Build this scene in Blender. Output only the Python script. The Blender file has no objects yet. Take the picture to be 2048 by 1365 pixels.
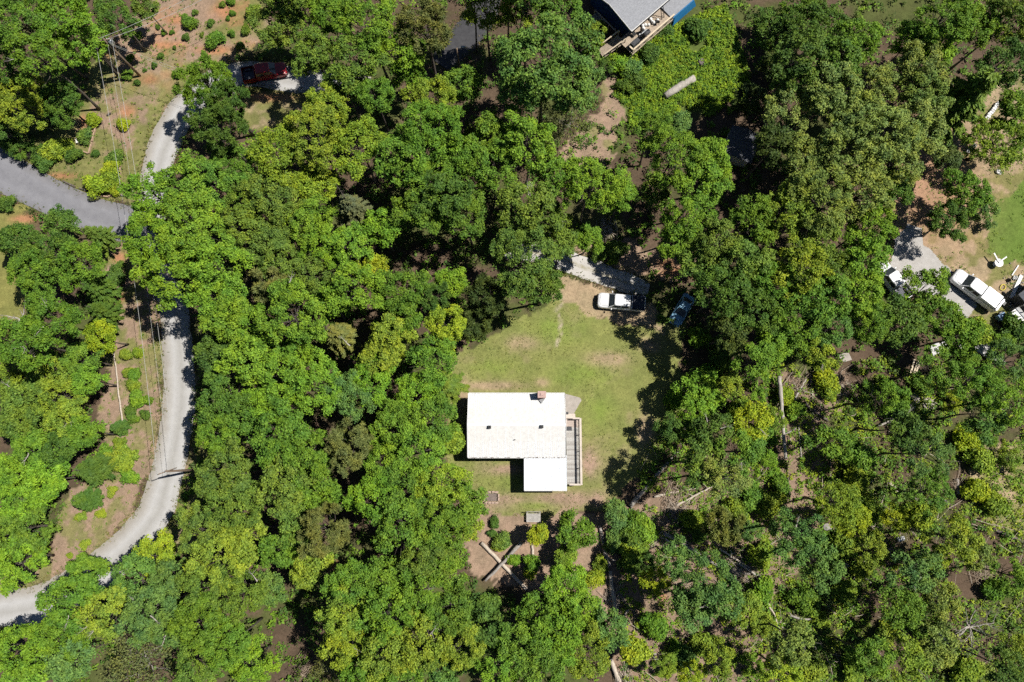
import bpy, math, random
import numpy as np
from mathutils import Vector, Matrix, Quaternion

# ------------------------------------------------------------------ camera, sky, sun, exposure
SC = bpy.context.scene
COL = SC.collection
H, TILT, F = 85.0, math.radians(9.5), 1365.3          # drone height (m), tilt off nadir, focal length in photo pixels
cam_d = bpy.data.cameras.new('camera'); cam = bpy.data.objects.new('camera', cam_d); COL.objects.link(cam)
cam_d.sensor_width = 36.0; cam_d.lens = 24.0; cam_d.clip_start = 0.5; cam_d.clip_end = 2000
cam.location = (0, 0, H); cam.rotation_euler = (TILT, 0, 0)
SC.camera = cam
SUN = Vector((0.59, 0.125, 1.0)).normalized()
w = bpy.data.worlds.new('World'); SC.world = w; w.use_nodes = True
nt = w.node_tree; sky = nt.nodes.new('ShaderNodeTexSky'); sky.sky_type = 'NISHITA'; sky.sun_disc = False; sky.altitude = 900.0; sky.air_density = 0.75; sky.dust_density = 0.4
sky.sun_elevation = math.asin(SUN.z); sky.sun_rotation = math.atan2(SUN.x, SUN.y)
bg = nt.nodes['Background']; bg.inputs['Strength'].default_value = 0.05
nt.links.new(sky.outputs[0], bg.inputs[0])
sun_d = bpy.data.lights.new('sun', 'SUN'); sun_d.energy = 5.0; sun_d.angle = math.radians(0.53); sun_d.color = (1.0, 0.955, 0.88)
sun = bpy.data.objects.new('sun', sun_d); COL.objects.link(sun); sun.location = (60, 20, 100)
sun.rotation_euler = (-SUN).to_track_quat('-Z', 'Y').to_euler()
SC.view_settings.view_transform = 'Standard'; SC.view_settings.look = 'None'
SC.view_settings.exposure = 0.13; SC.view_settings.gamma = 1.0
try: SC.view_settings.use_curve_mapping = False
except Exception: pass
SC.render.engine = 'CYCLES'
SC.cycles.max_bounces = 2; SC.cycles.diffuse_bounces = 1; SC.cycles.glossy_bounces = 2
SC.cycles.transmission_bounces = 3; SC.cycles.transparent_max_bounces = 4
SC.cycles.use_denoising = False
SC.cycles.use_adaptive_sampling = True; SC.cycles.adaptive_threshold = 0.035; SC.cycles.adaptive_min_samples = 24
SC.cycles.sample_clamp_indirect = 4.0

FW = np.array([0, math.sin(TILT), -math.cos(TILT)]); UP = np.array([0, math.cos(TILT), math.sin(TILT)])
def U(x, y, z=0.0):
    """the point at height z that the photograph shows at pixel (x, y)"""
    d = FW + np.array([1.0, 0, 0]) * (x - 1024) / F + UP * (682.5 - y) / F
    p = np.array([0, 0, H]) + d * (z - H) / d[2]
    return Vector(p)
def DEPTH(x, y, z=0.0):
    d = FW + UP * (682.5 - y) / F
    return (z - H) / d[2]
def M(px, x, y, z=0.0):
    """metres covered by px pixels at that place"""
    return px * DEPTH(x, y, z) / F

# ------------------------------------------------------------------ object helpers
def link(name, mesh, parent=None, loc=None, rot=None):
    o = bpy.data.objects.new(name, mesh); COL.objects.link(o)
    if parent is not None: o.parent = parent
    if loc is not None: o.location = loc
    if rot is not None: o.rotation_euler = rot
    return o
def tag(o, label, cat, group=None):
    o['label'] = label; o['category'] = cat; o['kind'] = 'thing'
    if group: o['group'] = group
    return o
def thing(name, label, cat, loc=(0, 0, 0), rz=0.0, group=None):
    o = link(name, None, None, loc, (0, 0, rz)); o.empty_display_size = 0.3
    return tag(o, label, cat, group)
def structure(o):
    o['kind'] = 'structure'; return o
def stuff(o, label=None, cat=None):
    if label: tag(o, label, cat)
    o['kind'] = 'stuff'
    return o

def fast_mesh(name, verts, faces, mat=None, tone=None, tint=None, smooth=False):
    """numpy arrays -> mesh; faces all of one size"""
    me = bpy.data.meshes.new(name); verts = np.asarray(verts, np.float32); faces = np.asarray(faces, np.int32)
    n, k = faces.shape
    me.vertices.add(len(verts)); me.vertices.foreach_set('co', verts.ravel())
    me.loops.add(n * k); me.loops.foreach_set('vertex_index', faces.ravel())
    me.polygons.add(n); me.polygons.foreach_set('loop_start', np.arange(0, n * k, k, dtype=np.int32))
    me.polygons.foreach_set('loop_total', np.full(n, k, np.int32))
    if smooth: me.polygons.foreach_set('use_smooth', np.ones(n, bool))
    if tone is not None:
        a = me.attributes.new('tone', 'FLOAT', 'POINT'); a.data.foreach_set('value', np.asarray(tone, np.float32))
    if tint is not None:
        a = me.attributes.new('tint', 'FLOAT_COLOR', 'POINT')
        a.data.foreach_set('color', np.c_[tint, np.ones(len(tint))].astype(np.float32).ravel())
    me.update(calc_edges=True); me.validate()
    if mat: me.materials.append(mat)
    return me

class MB:
    """collects polygons, builds one mesh object"""
    def __init__(s): s.v = []; s.f = []; s.sm = []
    def add(s, vs, fs, smooth=False):
        b = len(s.v); s.v += [tuple(v) for v in vs]; s.f += [tuple(b + i for i in f) for f in fs]; s.sm += [smooth] * len(fs); return s
    def box(s, c, d, rz=0.0, taper=1.0, rot=None, bev=0.0):
        x, y, z = d[0] / 2, d[1] / 2, d[2] / 2
        if bev > 0:
            b = min(bev, x * .9, y * .9, z * .9)
            ring = [(-x + b, -y), (x - b, -y), (x, -y + b), (x, y - b), (x - b, y), (-x + b, y), (-x, y - b), (-x, -y + b)]
            inn = [(max(-x + b, min(x - b, px)), max(-y + b, min(y - b, py))) for px, py in ring]
            vs = []
            for zz, rr in ((-z, inn), (-z + b, ring), (z - b, ring), (z, inn)):
                vs += [Vector((px, py, zz)) for px, py in rr]
            fs = [tuple(range(7, -1, -1)), tuple(range(24, 32))]
            for k in range(3):
                for i in range(8):
                    j = (i + 1) % 8; fs.append((k * 8 + i, k * 8 + j, k * 8 + 8 + j, k * 8 + 8 + i))
        else:
            t = taper
            vs = [Vector(p) for p in ((-x, -y, -z), (x, -y, -z), (x, y, -z), (-x, y, -z), (-x * t, -y * t, z), (x * t, -y * t, z), (x * t, y * t, z), (-x * t, y * t, z))]
            fs = [(3, 2, 1, 0), (4, 5, 6, 7), (0, 1, 5, 4), (1, 2, 6, 5), (2, 3, 7, 6), (3, 0, 4, 7)]
        R = rot if rot is not None else Matrix.Rotation(rz, 3, 'Z')
        return s.add([R @ v + Vector(c) for v in vs], fs)
    def beam(s, p0, p1, w, h):
        p0, p1 = Vector(p0), Vector(p1); d = p1 - p0; L = d.length
        q = d.to_track_quat('X', 'Z').to_matrix()
        return s.box((p0 + p1) / 2, (L, w, h), rot=q)
    def tube(s, pts, rad, n=8, cap=True, smooth=True, rough=0.0, rng=None):
        pts = [Vector(p) for p in pts]; k = len(pts)
        if not hasattr(rad, '__len__'): rad = [rad] * k
        vs = []; t0 = None
        for i, p in enumerate(pts):
            t = (pts[min(i + 1, k - 1)] - pts[max(i - 1, 0)]).normalized()
            if t0 is None:
                a = t.orthogonal().normalized()
            else:
                a = (a - t * a.dot(t)).normalized()
            b = t.cross(a); t0 = t
            for j in range(n):
                an = 2 * math.pi * j / n; r = rad[i] * (1 + (rng.uniform(-rough, rough) if rng else 0))
                vs.append(p + a * math.cos(an) * r + b * math.sin(an) * r)
        fs = []
        for i in range(k - 1):
            for j in range(n):
                j2 = (j + 1) % n; fs.append((i * n + j, i * n + j2, (i + 1) * n + j2, (i + 1) * n + j))
        base = len(s.v); s.add(vs, fs, smooth)
        if cap:
            s.f += [tuple(base + j for j in range(n - 1, -1, -1)), tuple(base + (k - 1) * n + j for j in range(n))]; s.sm += [False, False]
        return s
    def cyl(s, p0, p1, r0, r1=None, n=16, smooth=True):
        return s.tube([p0, p1], [r0, r0 if r1 is None else r1], n, True, smooth)
    def prism(s, out, z0, z1):
        n = len(out); vs = [(x, y, z0) for x, y in out] + [(x, y, z1) for x, y in out]
        return s.add(vs, [tuple(range(n - 1, -1, -1)), tuple(range(n, 2 * n))] + [(i, (i + 1) % n, n + (i + 1) % n, n + i) for i in range(n)])
    def loft(s, rings, caps=(True, True), smooth=False):
        n = len(rings[0]); vs = [p for r in rings for p in r]; fs = []
        for k in range(len(rings) - 1):
            for i in range(n):
                j = (i + 1) % n; fs.append((k * n + i, k * n + j, (k + 1) * n + j, (k + 1) * n + i))
        base = len(s.v); s.add(vs, fs, smooth)
        if caps[0]: s.f.append(tuple(base + i for i in range(n - 1, -1, -1))); s.sm.append(False)
        if caps[1]: s.f.append(tuple(base + (len(rings) - 1) * n + i for i in range(n))); s.sm.append(False)
        return s
    def slab(s, quad, t):
        """a plate of thickness t on 4 corners (top side = quad)"""
        q = [Vector(p) for p in quad]; nn = (q[1] - q[0]).cross(q[3] - q[0]).normalized() * t
        return s.add(q + [p - nn for p in q], [(0, 1, 2, 3), (7, 6, 5, 4), (0, 4, 5, 1), (1, 5, 6, 2), (2, 6, 7, 3), (3, 7, 4, 0)])
    def mesh(s, name, mat):
        me = bpy.data.meshes.new(name); me.from_pydata(s.v, [], s.f); me.polygons.foreach_set('use_smooth', s.sm)
        me.update(); me.materials.append(mat); return me
    def build(s, name, mat, parent=None, loc=None, rot=None):
        return link(name, s.mesh(name, mat), parent, loc, rot)

# ------------------------------------------------------------------ materials
def nodes(name):
    m = bpy.data.materials.new(name); m.use_nodes = True; t = m.node_tree
    return m, t, t.nodes['Principled BSDF'], (lambda a, b: t.links.new(a, b))
def N(t, kind, **kw):
    n = t.nodes.new(kind)
    for k, v in kw.items(): setattr(n, k, v)
    return n
def ramp(t, src, stops):
    r = N(t, 'ShaderNodeValToRGB'); t.links.new(src, r.inputs[0]); e = r.color_ramp.elements
    while len(e) < len(stops): e.new(0.5)
    for el, (p, c) in zip(e, stops): el.position = p; el.color = (*c, 1) if len(c) == 3 else c
    return r.outputs[0]
def noise(t, scale, detail=4, rough=0.6, coord='Object', vec=None):
    n = N(t, 'ShaderNodeTexNoise'); n.inputs['Scale'].default_value = scale; n.inputs['Detail'].default_value = detail; n.inputs['Roughness'].default_value = rough
    if vec is None:
        c = N(t, 'ShaderNodeTexCoord'); vec = c.outputs[coord]
    t.links.new(vec, n.inputs['Vector']); return n.outputs['Fac']
def mixc(t, kind, fac, a, b):
    m = N(t, 'ShaderNodeMix', data_type='RGBA', blend_type=kind)
    for sock, v in ((m.inputs['Factor'], fac), (m.inputs['A'], a), (m.inputs['B'], b)):
        if isinstance(v, (int, float)): sock.default_value = v
        elif isinstance(v, tuple): sock.default_value = (*v, 1)
        else: t.links.new(v, sock)
    return m.outputs['Result']
def bump(t, p, h, strength=0.3, dist=0.05):
    b = N(t, 'ShaderNodeBump'); b.inputs['Strength'].default_value = strength; b.inputs['Distance'].default_value = dist
    t.links.new(h, b.inputs['Height']); t.links.new(b.outputs[0], p.inputs['Normal'])
def plain(name, col, rough=0.6, metal=0.0, var=0.12, scale=3.0, bmp=0.1, spec=0.4, coat=0.0):
    """one colour with worn, uneven tone"""
    m, t, p, L = nodes(name)
    f = noise(t, scale, 6, 0.65); lo = tuple(c * (1 - var) for c in col); hi = tuple(min(1, c * (1 + var)) for c in col)
    L(ramp(t, f, [(0.3, lo), (0.7, hi)]), p.inputs['Base Color'])
    p.inputs['Roughness'].default_value = rough; p.inputs['Metallic'].default_value = metal
    p.inputs['Specular IOR Level'].default_value = spec; p.inputs['Coat Weight'].default_value = coat; p.inputs['Coat Roughness'].default_value = 0.08
    if bmp: bump(t, p, noise(t, scale * 6, 3), bmp, 0.01)
    return m
def leaf_material(name, use_tint=False, trans=0.14):
    m, t, p, L = nodes(name)
    tone = N(t, 'ShaderNodeAttribute', attribute_name='tone').outputs['Fac']
    base = N(t, 'ShaderNodeAttribute', attribute_name='tint').outputs['Color'] if use_tint else N(t, 'ShaderNodeObjectInfo').outputs['Color']
    # young leaf tips are yellower, old ones bluer: hue follows the leaf's own tone value
    warm = mixc(t, 'MULTIPLY', 1.0, base, ramp(t, tone, [(0.0, (0.42, 0.52, 0.7)), (0.5, (1, 1, 1)), (1.0, (1.6, 1.45, 1.3))]))
    gp = N(t, 'ShaderNodeNewGeometry').outputs['Position']                     # crowns are never one even green: patches of older and younger foliage
    warm = mixc(t, 'MULTIPLY', 1.0, warm, ramp(t, noise(t, .55, 3, .6, vec=gp), [(.34, (.80, .90, 1.1)), (.5, (1, 1, 1)), (.66, (1.22, 1.10, .85))]))
    L(warm, p.inputs['Base Color']); p.inputs['Roughness'].default_value = 0.6; p.inputs['Specular IOR Level'].default_value = 0.2
    tr = N(t, 'ShaderNodeBsdfTranslucent'); L(mixc(t, 'MULTIPLY', 1.0, warm, (1.15, 1.25, 0.5)), tr.inputs['Color'])
    mx = N(t, 'ShaderNodeMixShader'); mx.inputs[0].default_value = trans
    L(p.outputs[0], mx.inputs[1]); L(tr.outputs[0], mx.inputs[2]); L(mx.outputs[0], t.nodes['Material Output'].inputs['Surface'])
    return m
def bark_material(name, c0, c1, scale=6.0):
    m, t, p, L = nodes(name)
    c = N(t, 'ShaderNodeTexCoord'); mp = N(t, 'ShaderNodeMapping'); mp.inputs['Scale'].default_value = (1, 1, 0.25); L(c.outputs['Object'], mp.inputs[0])
    f = noise(t, scale, 8, 0.7, vec=mp.outputs[0])
    L(ramp(t, f, [(0.32, c0), (0.68, c1)]), p.inputs['Base Color']); p.inputs['Roughness'].default_value = 0.9; bump(t, p, f, 0.6, 0.03)
    return m
LEAF = leaf_material('leaf'); NEEDLE = leaf_material('needle', trans=0.15); WEED = leaf_material('weed_leaf', True)
BARK = bark_material('bark', (0.05, 0.042, 0.036), (0.15, 0.125, 0.105))
DEADWOOD = bark_material('dead_wood', (0.26, 0.23, 0.20), (0.58, 0.54, 0.48), 4.0)
GREYLOG = bark_material('grey_log', (0.20, 0.18, 0.16), (0.46, 0.42, 0.38), 5.0)
PALELOG = bark_material('pale_log', (0.40, 0.33, 0.26), (0.66, 0.58, 0.48), 5.0)
DARKLOG = bark_material('dark_log', (0.05, 0.04, 0.035), (0.20, 0.17, 0.15), 5.0)
TWIG = bark_material('twig', (0.22, 0.16, 0.11), (0.50, 0.40, 0.30), 3.0)

# ------------------------------------------------------------------ numpy value noise for the ground
_rs = np.random.RandomState(5); _T = _rs.rand(256, 256)
def vnoise(x, y):
    xi = np.floor(x).astype(int); yi = np.floor(y).astype(int); fx = x - xi; fy = y - yi
    fx = fx * fx * (3 - 2 * fx); fy = fy * fy * (3 - 2 * fy)
    a = _T[xi % 256, yi % 256]; b = _T[(xi + 1) % 256, yi % 256]; c = _T[xi % 256, (yi + 1) % 256]; d = _T[(xi + 1) % 256, (yi + 1) % 256]
    return (a * (1 - fx) + b * fx) * (1 - fy) + (c * (1 - fx) + d * fx) * fy
def fbm(x, y, s, oc=4):
    v = 0; a = 0.5; t = 0
    for k in range(oc):
        v = v + a * vnoise(x / s + 17.3 * k, y / s + 5.1 * k); t += a; a *= 0.55; s /= 2.1
    return v / t
def inside(px, py, poly):
    res = np.zeros(px.shape, bool); n = len(poly)
    for i in range(n):
        x0, y0 = poly[i]; x1, y1 = poly[(i + 1) % n]
        c = ((y0 > py) != (y1 > py)) & (px < (x1 - x0) * (py - y0) / ((y1 - y0) if y1 != y0 else 1e-9) + x0)
        res ^= c
    return res
def P2(pts): return [tuple(U(x, y)[:2]) for x, y in pts]

# ------------------------------------------------------------------ ground
LAWN = P2([(895, 720), (955, 695), (1005, 655), (1060, 618), (1120, 602), (1180, 622), (1240, 650), (1300, 655), (1370, 640), (1360, 800), (1340, 880), (1260, 985), (1190, 1012), (1120, 1022), (1080, 1036), (960, 1030), (915, 990), (890, 900), (885, 800)])
CLEAR = P2([(262, 0), (520, -10), (560, 60), (480, 112), (430, 132), (370, 182), (320, 244), (300, 300), (296, 405), (250, 415), (190, 402), (110, 362), (40, 318), (60, 285), (120, 262), (170, 200), (175, 140), (230, 90), (262, 40)])
BANK = P2([(225, 690), (330, 690), (330, 830), (303, 945), (272, 1035), (180, 1125), (60, 1178), (-20, 1186), (-20, 1150), (60, 1150), (105, 1085), (130, 1010), (190, 940), (215, 880), (195, 800), (215, 730)])
BANK2 = P2([(190, 480), (300, 470), (325, 600), (330, 700), (220, 700), (240, 600), (200, 540)])
VERGE = P2([(392, 700), (420, 720), (425, 1000), (350, 1130), (280, 1110), (345, 1030), (385, 900)])
MEADOW = P2([(-30, 385), (60, 420), (70, 470), (20, 520), (60, 600), (60, 660), (-30, 660)])
WEEDY = P2([(1225, 118), (1270, 105), (1395, 30), (1430, 30), (1470, 110), (1482, 190), (1420, 225), (1330, 245), (1240, 240), (1225, 190)])
YARD = P2([(1800, 330), (1870, 250), (1960, 180), (2100, 100), (2100, 690), (1965, 650), (1895, 600), (1760, 560), (1790, 470)])
YARDG = P2([(1985, 400), (2100, 330), (2100, 530), (2010, 525), (1975, 480)])
LOT = P2([(1775, 560), (1788, 480), (1815, 448), (1842, 452), (1850, 490), (1900, 535), (1960, 600), (1935, 640), (1870, 590), (1820, 590)])
OPENSE = P2([(1950, 900), (2100, 860), (2100, 1090), (1990, 1060), (1940, 980)])
DRYA = P2([(1105, 548), (1180, 570), (1265, 590), (1305, 612), (1330, 680), (1290, 660), (1240, 648), (1180, 622), (1120, 602)])
DRYB = P2([(1145, 490), (1230, 480), (1300, 500), (1380, 520), (1380, 550), (1260, 548), (1180, 520)])
SOUTH = P2([(915, 1035), (1080, 1030), (1180, 1020), (1260, 1030), (1230, 1250), (1140, 1180), (1060, 1190), (960, 1170), (930, 1090)])
BANK3 = P2([(480, 195), (540, 178), (610, 168), (650, 180), (648, 235), (590, 275), (520, 268), (485, 235)])
PATH = P2([(1190, 130), (1235, 135), (1252, 170), (1245, 215), (1225, 270), (1215, 345), (1150, 350), (1110, 310), (1170, 260), (1200, 190)])
BRUSH = P2([(1200, 1010), (1540, 960), (1560, 760), (1680, 740), (1700, 800), (1640, 860), (1640, 1100), (1500, 1250), (1540, 1365), (1240, 1400), (1220, 1250)])

def make_ground():
    xs = np.concatenate([np.linspace(-600, -84, 12)[:-1], np.arange(-84, 84.01, 0.3), np.linspace(84, 600, 12)[1:]])
    ys = np.concatenate([np.linspace(-600, -38, 12)[:-1], np.arange(-38, 78.01, 0.3), np.linspace(78, 600, 12)[1:]])
    X, Y = np.meshgrid(xs, ys); x = X.ravel(); y = Y.ravel()
    wx = x + (fbm(x, y, 3.0) - .5) * 3.0 + (fbm(x + 50, y, .8, 2) - .5) * 1.0
    wy = y + (fbm(x + 90, y + 30, 3.0) - .5) * 3.0 + (fbm(x, y + 77, .8, 2) - .5) * 1.0
    n1 = fbm(x, y, 6.0)[:, None]; n2 = fbm(x + 200, y + 100, 1.6)[:, None]; n3 = fbm(x + 31, y + 11, 0.7, 3)[:, None]
    sm = lambda v, a, b: np.clip((v - a) / (b - a), 0, 1)
    C = lambda *c: np.array(c)[None, :]
    litter = C(.115, .082, .058) * (0.75 + .5 * n2); green = C(.085, .115, .03) * (.7 + .6 * n3)  # leaf litter brown, darkened to stand in for shade in canopy gaps
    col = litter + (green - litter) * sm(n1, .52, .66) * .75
    dry = C(.36, .275, .18) * (.8 + .4 * n3); clay = C(.40, .205, .115) * (.85 + .3 * n3); pink = C(.33, .235, .175) * (.8 + .4 * n2)
    rough = C(.20, .20, .075) * (.75 + .5 * n3); lawn = C(.225, .24, .080) * (.88 + .24 * n3)
    def put(poly, c, amt=1.0):
        nonlocal col
        k = inside(wx, wy, poly)[:, None] * amt
        col = col + (c - col) * k
    put(SOUTH, pink); put(BRUSH, pink * .95, .8)
    c = pink + (rough - pink) * sm(n1, .44, .56) ; c = c + (clay - c) * sm(n2, .55, .70) * .55
    gy = sm(y, 20, 60)[:, None]
    cl = c + (rough - c) * (1 - sm(y[:, None], 47, 52)) * sm(n2, .38, .5)
    put(CLEAR, cl)
    put(BANK, pink + (rough - pink) * sm(n2, .50, .60) * .85)
    put(BANK2, pink + (rough - pink) * sm(n2, .42, .55)); put(VERGE, rough * .9 + (dry - rough) * sm(n2, .5, .6))
    put(MEADOW, C(.22, .215, .07) * (.85 + .3 * n3)); put(WEEDY, green * 1.3)
    yd = dry + (rough - dry) * sm(n2, .5, .62); put(YARD, yd); put(YARDG, C(.13, .20, .04) * (.8 + .4 * n3))
    # worn reddish earth below the big trees of the east yard
    k = np.exp(-(((x - U(1860, 370).x) / 6) ** 2 + ((y - U(1860, 370).y) / 8) ** 2))[:, None] * 1.4
    col = col + (C(.40, .24, .16) - col) * np.clip(k * (n2 + .3), 0, .9)
    put(BANK3, rough * .95 + (dry - rough) * sm(n2, .48, .6) * .8)
    put(PATH, pink * 1.05 + (rough - pink) * sm(n2, .52, .62) * .8)
    put(OPENSE, rough * 1.1 + (dry - rough) * sm(n2, .48, .58))
    put(LAWN, lawn + (dry * .95 - lawn) * sm(n2 * .6 + n1 * .4, .55, .68) * .38)
    put(DRYA, dry * 1.05); put(DRYB, pink)
    def spot(px, py, rx, ry, c, amt=1.0):
        nonlocal col
        p = U(px, py); sx, sy = M(rx, px, py), M(ry, px, py)
        k = np.exp(-(((x - p.x) / sx) ** 2 + ((y - p.y) / sy) ** 2))[:, None]
        col = col + (c - col) * np.clip(k * 1.5 * amt * (.45 + 1.1 * n3), 0, 1)
    for a in ((1050, 685, 30, 14), (1180, 925, 18, 28), (1130, 1000, 70, 16), (1000, 1005, 50, 14), (925, 800, 14, 40), (990, 772, 60, 8), (1085, 765, 12, 8), (1010, 940, 40, 10), (1195, 1000, 14, 14), (1215, 720, 40, 14), (1300, 690, 20, 14), (1290, 860, 16, 30)):
        spot(*a, pink * 1.05 if a[1] > 900 else dry, .9)
    for a in ((1045, 965, 50, 14), (1110, 660, 60, 30), (1160, 750, 60, 25), (1200, 820, 30, 30), (985, 735, 45, 14), (1065, 1012, 50, 8)):
        spot(*a, C(.205, .265, .06) * (.9 + .2 * n3), .55)
    for a in ((255, 222, 14, 12), (120, 352, 32, 6), (170, 262, 10, 12), (165, 243, 6, 14), (238, 515, 12, 10), (240, 595, 10, 10), (665, 1132, 16, 10), (1325, 1195, 8, 6), (50, 437, 26, 8), (540, 195, 45, 8), (1355, 545, 40, 10), (330, 90, 30, 8), (430, 100, 34, 9), (300, 160, 16, 8), (1330, 525, 22, 8), (450, 20, 25, 20), (350, 40, 20, 10)):
        spot(*a, clay, .85)
    dr = C(.42, .36, .27)
    for i in range(12):                                  # line of bleached thatch across the lawn
        px, py = ((1112, 620), (1118, 632), (1121, 642), (1119, 655), (1122, 668), (1117, 680), (1113, 690), (1124, 610), (1124, 597), (1117, 615), (1123, 650), (1114, 684))[i]
        spot(px, py, 2.6, 4.5, dr, .8)
    z = -0.07 * fbm(x + 9, y + 4, 1.1, 3) - .01
    nx, ny = len(xs), len(ys); i = np.arange((nx - 1) * (ny - 1)); r = i // (nx - 1); q = i % (nx - 1); a = r * nx + q
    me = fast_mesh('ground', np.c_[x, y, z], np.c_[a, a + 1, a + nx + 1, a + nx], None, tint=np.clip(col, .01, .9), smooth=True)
    m, t, p, L = nodes('ground_soil')
    base = N(t, 'ShaderNodeAttribute', attribute_name='tint').outputs['Color']
    f1 = noise(t, 2.2, 8, .75); f2 = noise(t, 9.0, 5, .7); f3 = noise(t, .35, 3, .5)
    c1 = mixc(t, 'MULTIPLY', 1.0, base, ramp(t, f1, [(.3, (.76, .76, .74)), (.7, (1.22, 1.22, 1.20))]))
    c2 = mixc(t, 'MULTIPLY', 1.0, c1, ramp(t, f2, [(.32, (.72, .73, .70)), (.68, (1.27, 1.26, 1.26))]))
    c3 = mixc(t, 'MULTIPLY', 1.0, c2, ramp(t, f3, [(.35, (.9, .93, .9)), (.65, (1.1, 1.07, 1.08))]))
    L(c3, p.inputs['Base Color']); p.inputs['Roughness'].default_value = .95; p.inputs['Specular IOR Level'].default_value = .1; bump(t, p, f2, .5, .05)
    me.materials.append(m)
    return structure(link('ground', me))
make_ground()

# ------------------------------------------------------------------ roads
def road_material(name, c0, c1, fleck, centre=None, rut=None):
    m, t, p, L = nodes(name)
    across = N(t, 'ShaderNodeAttribute', attribute_name='tone').outputs['Fac']      # 0 at one edge, 1 at the other
    f = noise(t, 1.1, 8, .7); f2 = noise(t, 14, 4, .8)
    c = ramp(t, f, [(.3, c0), (.7, c1)])
    if rut:
        wob = N(t, 'ShaderNodeMath', operation='MULTIPLY_ADD'); L(noise(t, .5, 4), wob.inputs[0]); wob.inputs[1].default_value = .16; L(across, wob.inputs[2])
        c = mixc(t, 'MULTIPLY', 1.0, c, ramp(t, wob.outputs[0], rut))
    if centre:
        k = ramp(t, across, [(.36, (0, 0, 0)), (.47, (1, 1, 1)), (.54, (1, 1, 1)), (.64, (0, 0, 0))])
        kk = mixc(t, 'MULTIPLY', 1.0, k, ramp(t, noise(t, 1.6, 5, .7), [(.36, (.15, .15, .15)), (.6, (1, 1, 1))]))
        c = mixc(t, 'MIX', kk, c, centre)
    c = mixc(t, 'MULTIPLY', 1.0, c, ramp(t, f2, [(.3, (1 - fleck,) * 3), (.7, (1 + fleck,) * 3)]))
    L(c, p.inputs['Base Color']); p.inputs['Roughness'].default_value = .92; p.inputs['Specular IOR Level'].default_value = .15; bump(t, p, f2, .4, .03)
    return m
ROADPTS = []
def ribbon(name, pts, mat, z, jag=.25, cap=0.0, nacross=12):
    """road sheet through (x, y, width in px) points of the photograph, with ragged edges"""
    c = [(U(x, y), M(wd, x, y) / 2) for x, y, wd in pts]; P = []
    n = len(c)
    for i in range(n - 1):
        p0, p1, p2, p3 = c[max(i - 1, 0)], c[i], c[i + 1], c[min(i + 2, n - 1)]
        st = max(2, int((p2[0] - p1[0]).length / .45))
        for s in range(st):
            t = s / st
            q = .5 * ((2 * p1[0]) + (p2[0] - p0[0]) * t + (2 * p0[0] - 5 * p1[0] + 4 * p2[0] - p3[0]) * t * t + (3 * p1[0] - p0[0] - 3 * p2[0] + p3[0]) * t ** 3)
            P.append((q, p1[1] * (1 - t) + p2[1] * t))
    P.append(c[-1]); V = []; T = []; ROADPTS.extend((q.x, q.y, hw) for q, hw in P)
    for i, (q, hw) in enumerate(P):
        d = (P[min(i + 1, len(P) - 1)][0] - P[max(i - 1, 0)][0]).normalized(); s = Vector((-d.y, d.x, 0))
        ja = (float(fbm(np.array([i * .45]), np.array([z * 999]), 1.3, 3)[0]) - .5) * 2 * jag
        jb = (float(fbm(np.array([i * .45 + 300]), np.array([z * 999]), 1.3, 3)[0]) - .5) * 2 * jag
        for k in range(nacross + 1):
            f = k / nacross; off = -(hw + ja) * (1 - f) + (hw + jb) * f
            edge = min(f, 1 - f) * 2
            V.append((q + s * off)[:2] + (z + .025 * min(1, edge * 3) - (.035 if k in (0, nacross) else 0),)); T.append(f)
    w1 = nacross + 1; Fc = [(i * w1 + k, i * w1 + k + 1, (i + 1) * w1 + k + 1, (i + 1) * w1 + k) for i in range(len(P) - 1) for k in range(nacross)]
    Fc = [f[::-1] for f in Fc]
    return structure(link(name, fast_mesh(name, V, Fc, mat, tone=T, smooth=True)))
GRAVEL = road_material('pale_gravel', (.40, .395, .385), (.465, .46, .45), .09, rut=[(.0, (.74, .69, .62)), (.12, (.95, .94, .92)), (.3, (1.08, 1.08, 1.09)), (.5, (.86, .85, .83)), (.72, (1.08, 1.08, 1.09)), (.98, (.82, .77, .7))])
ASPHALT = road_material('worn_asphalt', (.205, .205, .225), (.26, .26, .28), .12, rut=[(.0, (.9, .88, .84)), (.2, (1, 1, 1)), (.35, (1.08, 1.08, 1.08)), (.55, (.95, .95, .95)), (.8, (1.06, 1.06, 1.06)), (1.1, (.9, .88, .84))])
TRACK = road_material('two_track_gravel', (.48, .46, .43), (.58, .56, .53), .12, centre=(.34, .31, .21))
ribbon('gravel_road', [(-60, 1236, 70), (0, 1220, 70), (90, 1204, 76), (196, 1143, 76), (257, 1089, 74), (306, 1031, 72), (333, 950, 68), (350, 868, 66), (358, 800, 65), (358, 734, 64), (353, 684, 60), (347, 620, 56), (325, 540, 56), (305, 470, 60), (305, 400, 58), (315, 335, 60), (340, 262, 66), (385, 200, 62), (440, 158, 52), (510, 148, 56), (585, 160, 54), (660, 165, 50), (740, 172, 40)], GRAVEL, .016)
ribbon('paved_road', [(-60, 312, 80), (0, 341, 82), (90, 388, 72), (165, 422, 72), (225, 442, 74), (262, 448, 78), (300, 446, 84)], ASPHALT, .05, jag=.12)
ribbon('lane', [(880, 130, 44), (905, 100, 56), (938, 65, 64), (962, 20, 66), (975, -50, 66)], road_material('shade_darkened_asphalt', (.05, .05, .055), (.085, .085, .09), .15), .014)  # lane asphalt darkened so its colour carries the tree shade
ribbon('driveway', [(1010, 500, 36), (1080, 508, 38), (1130, 522, 46), (1190, 543, 46), (1250, 565, 42), (1280, 573, 32), (1298, 578, 20)], TRACK, .012)
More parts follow.
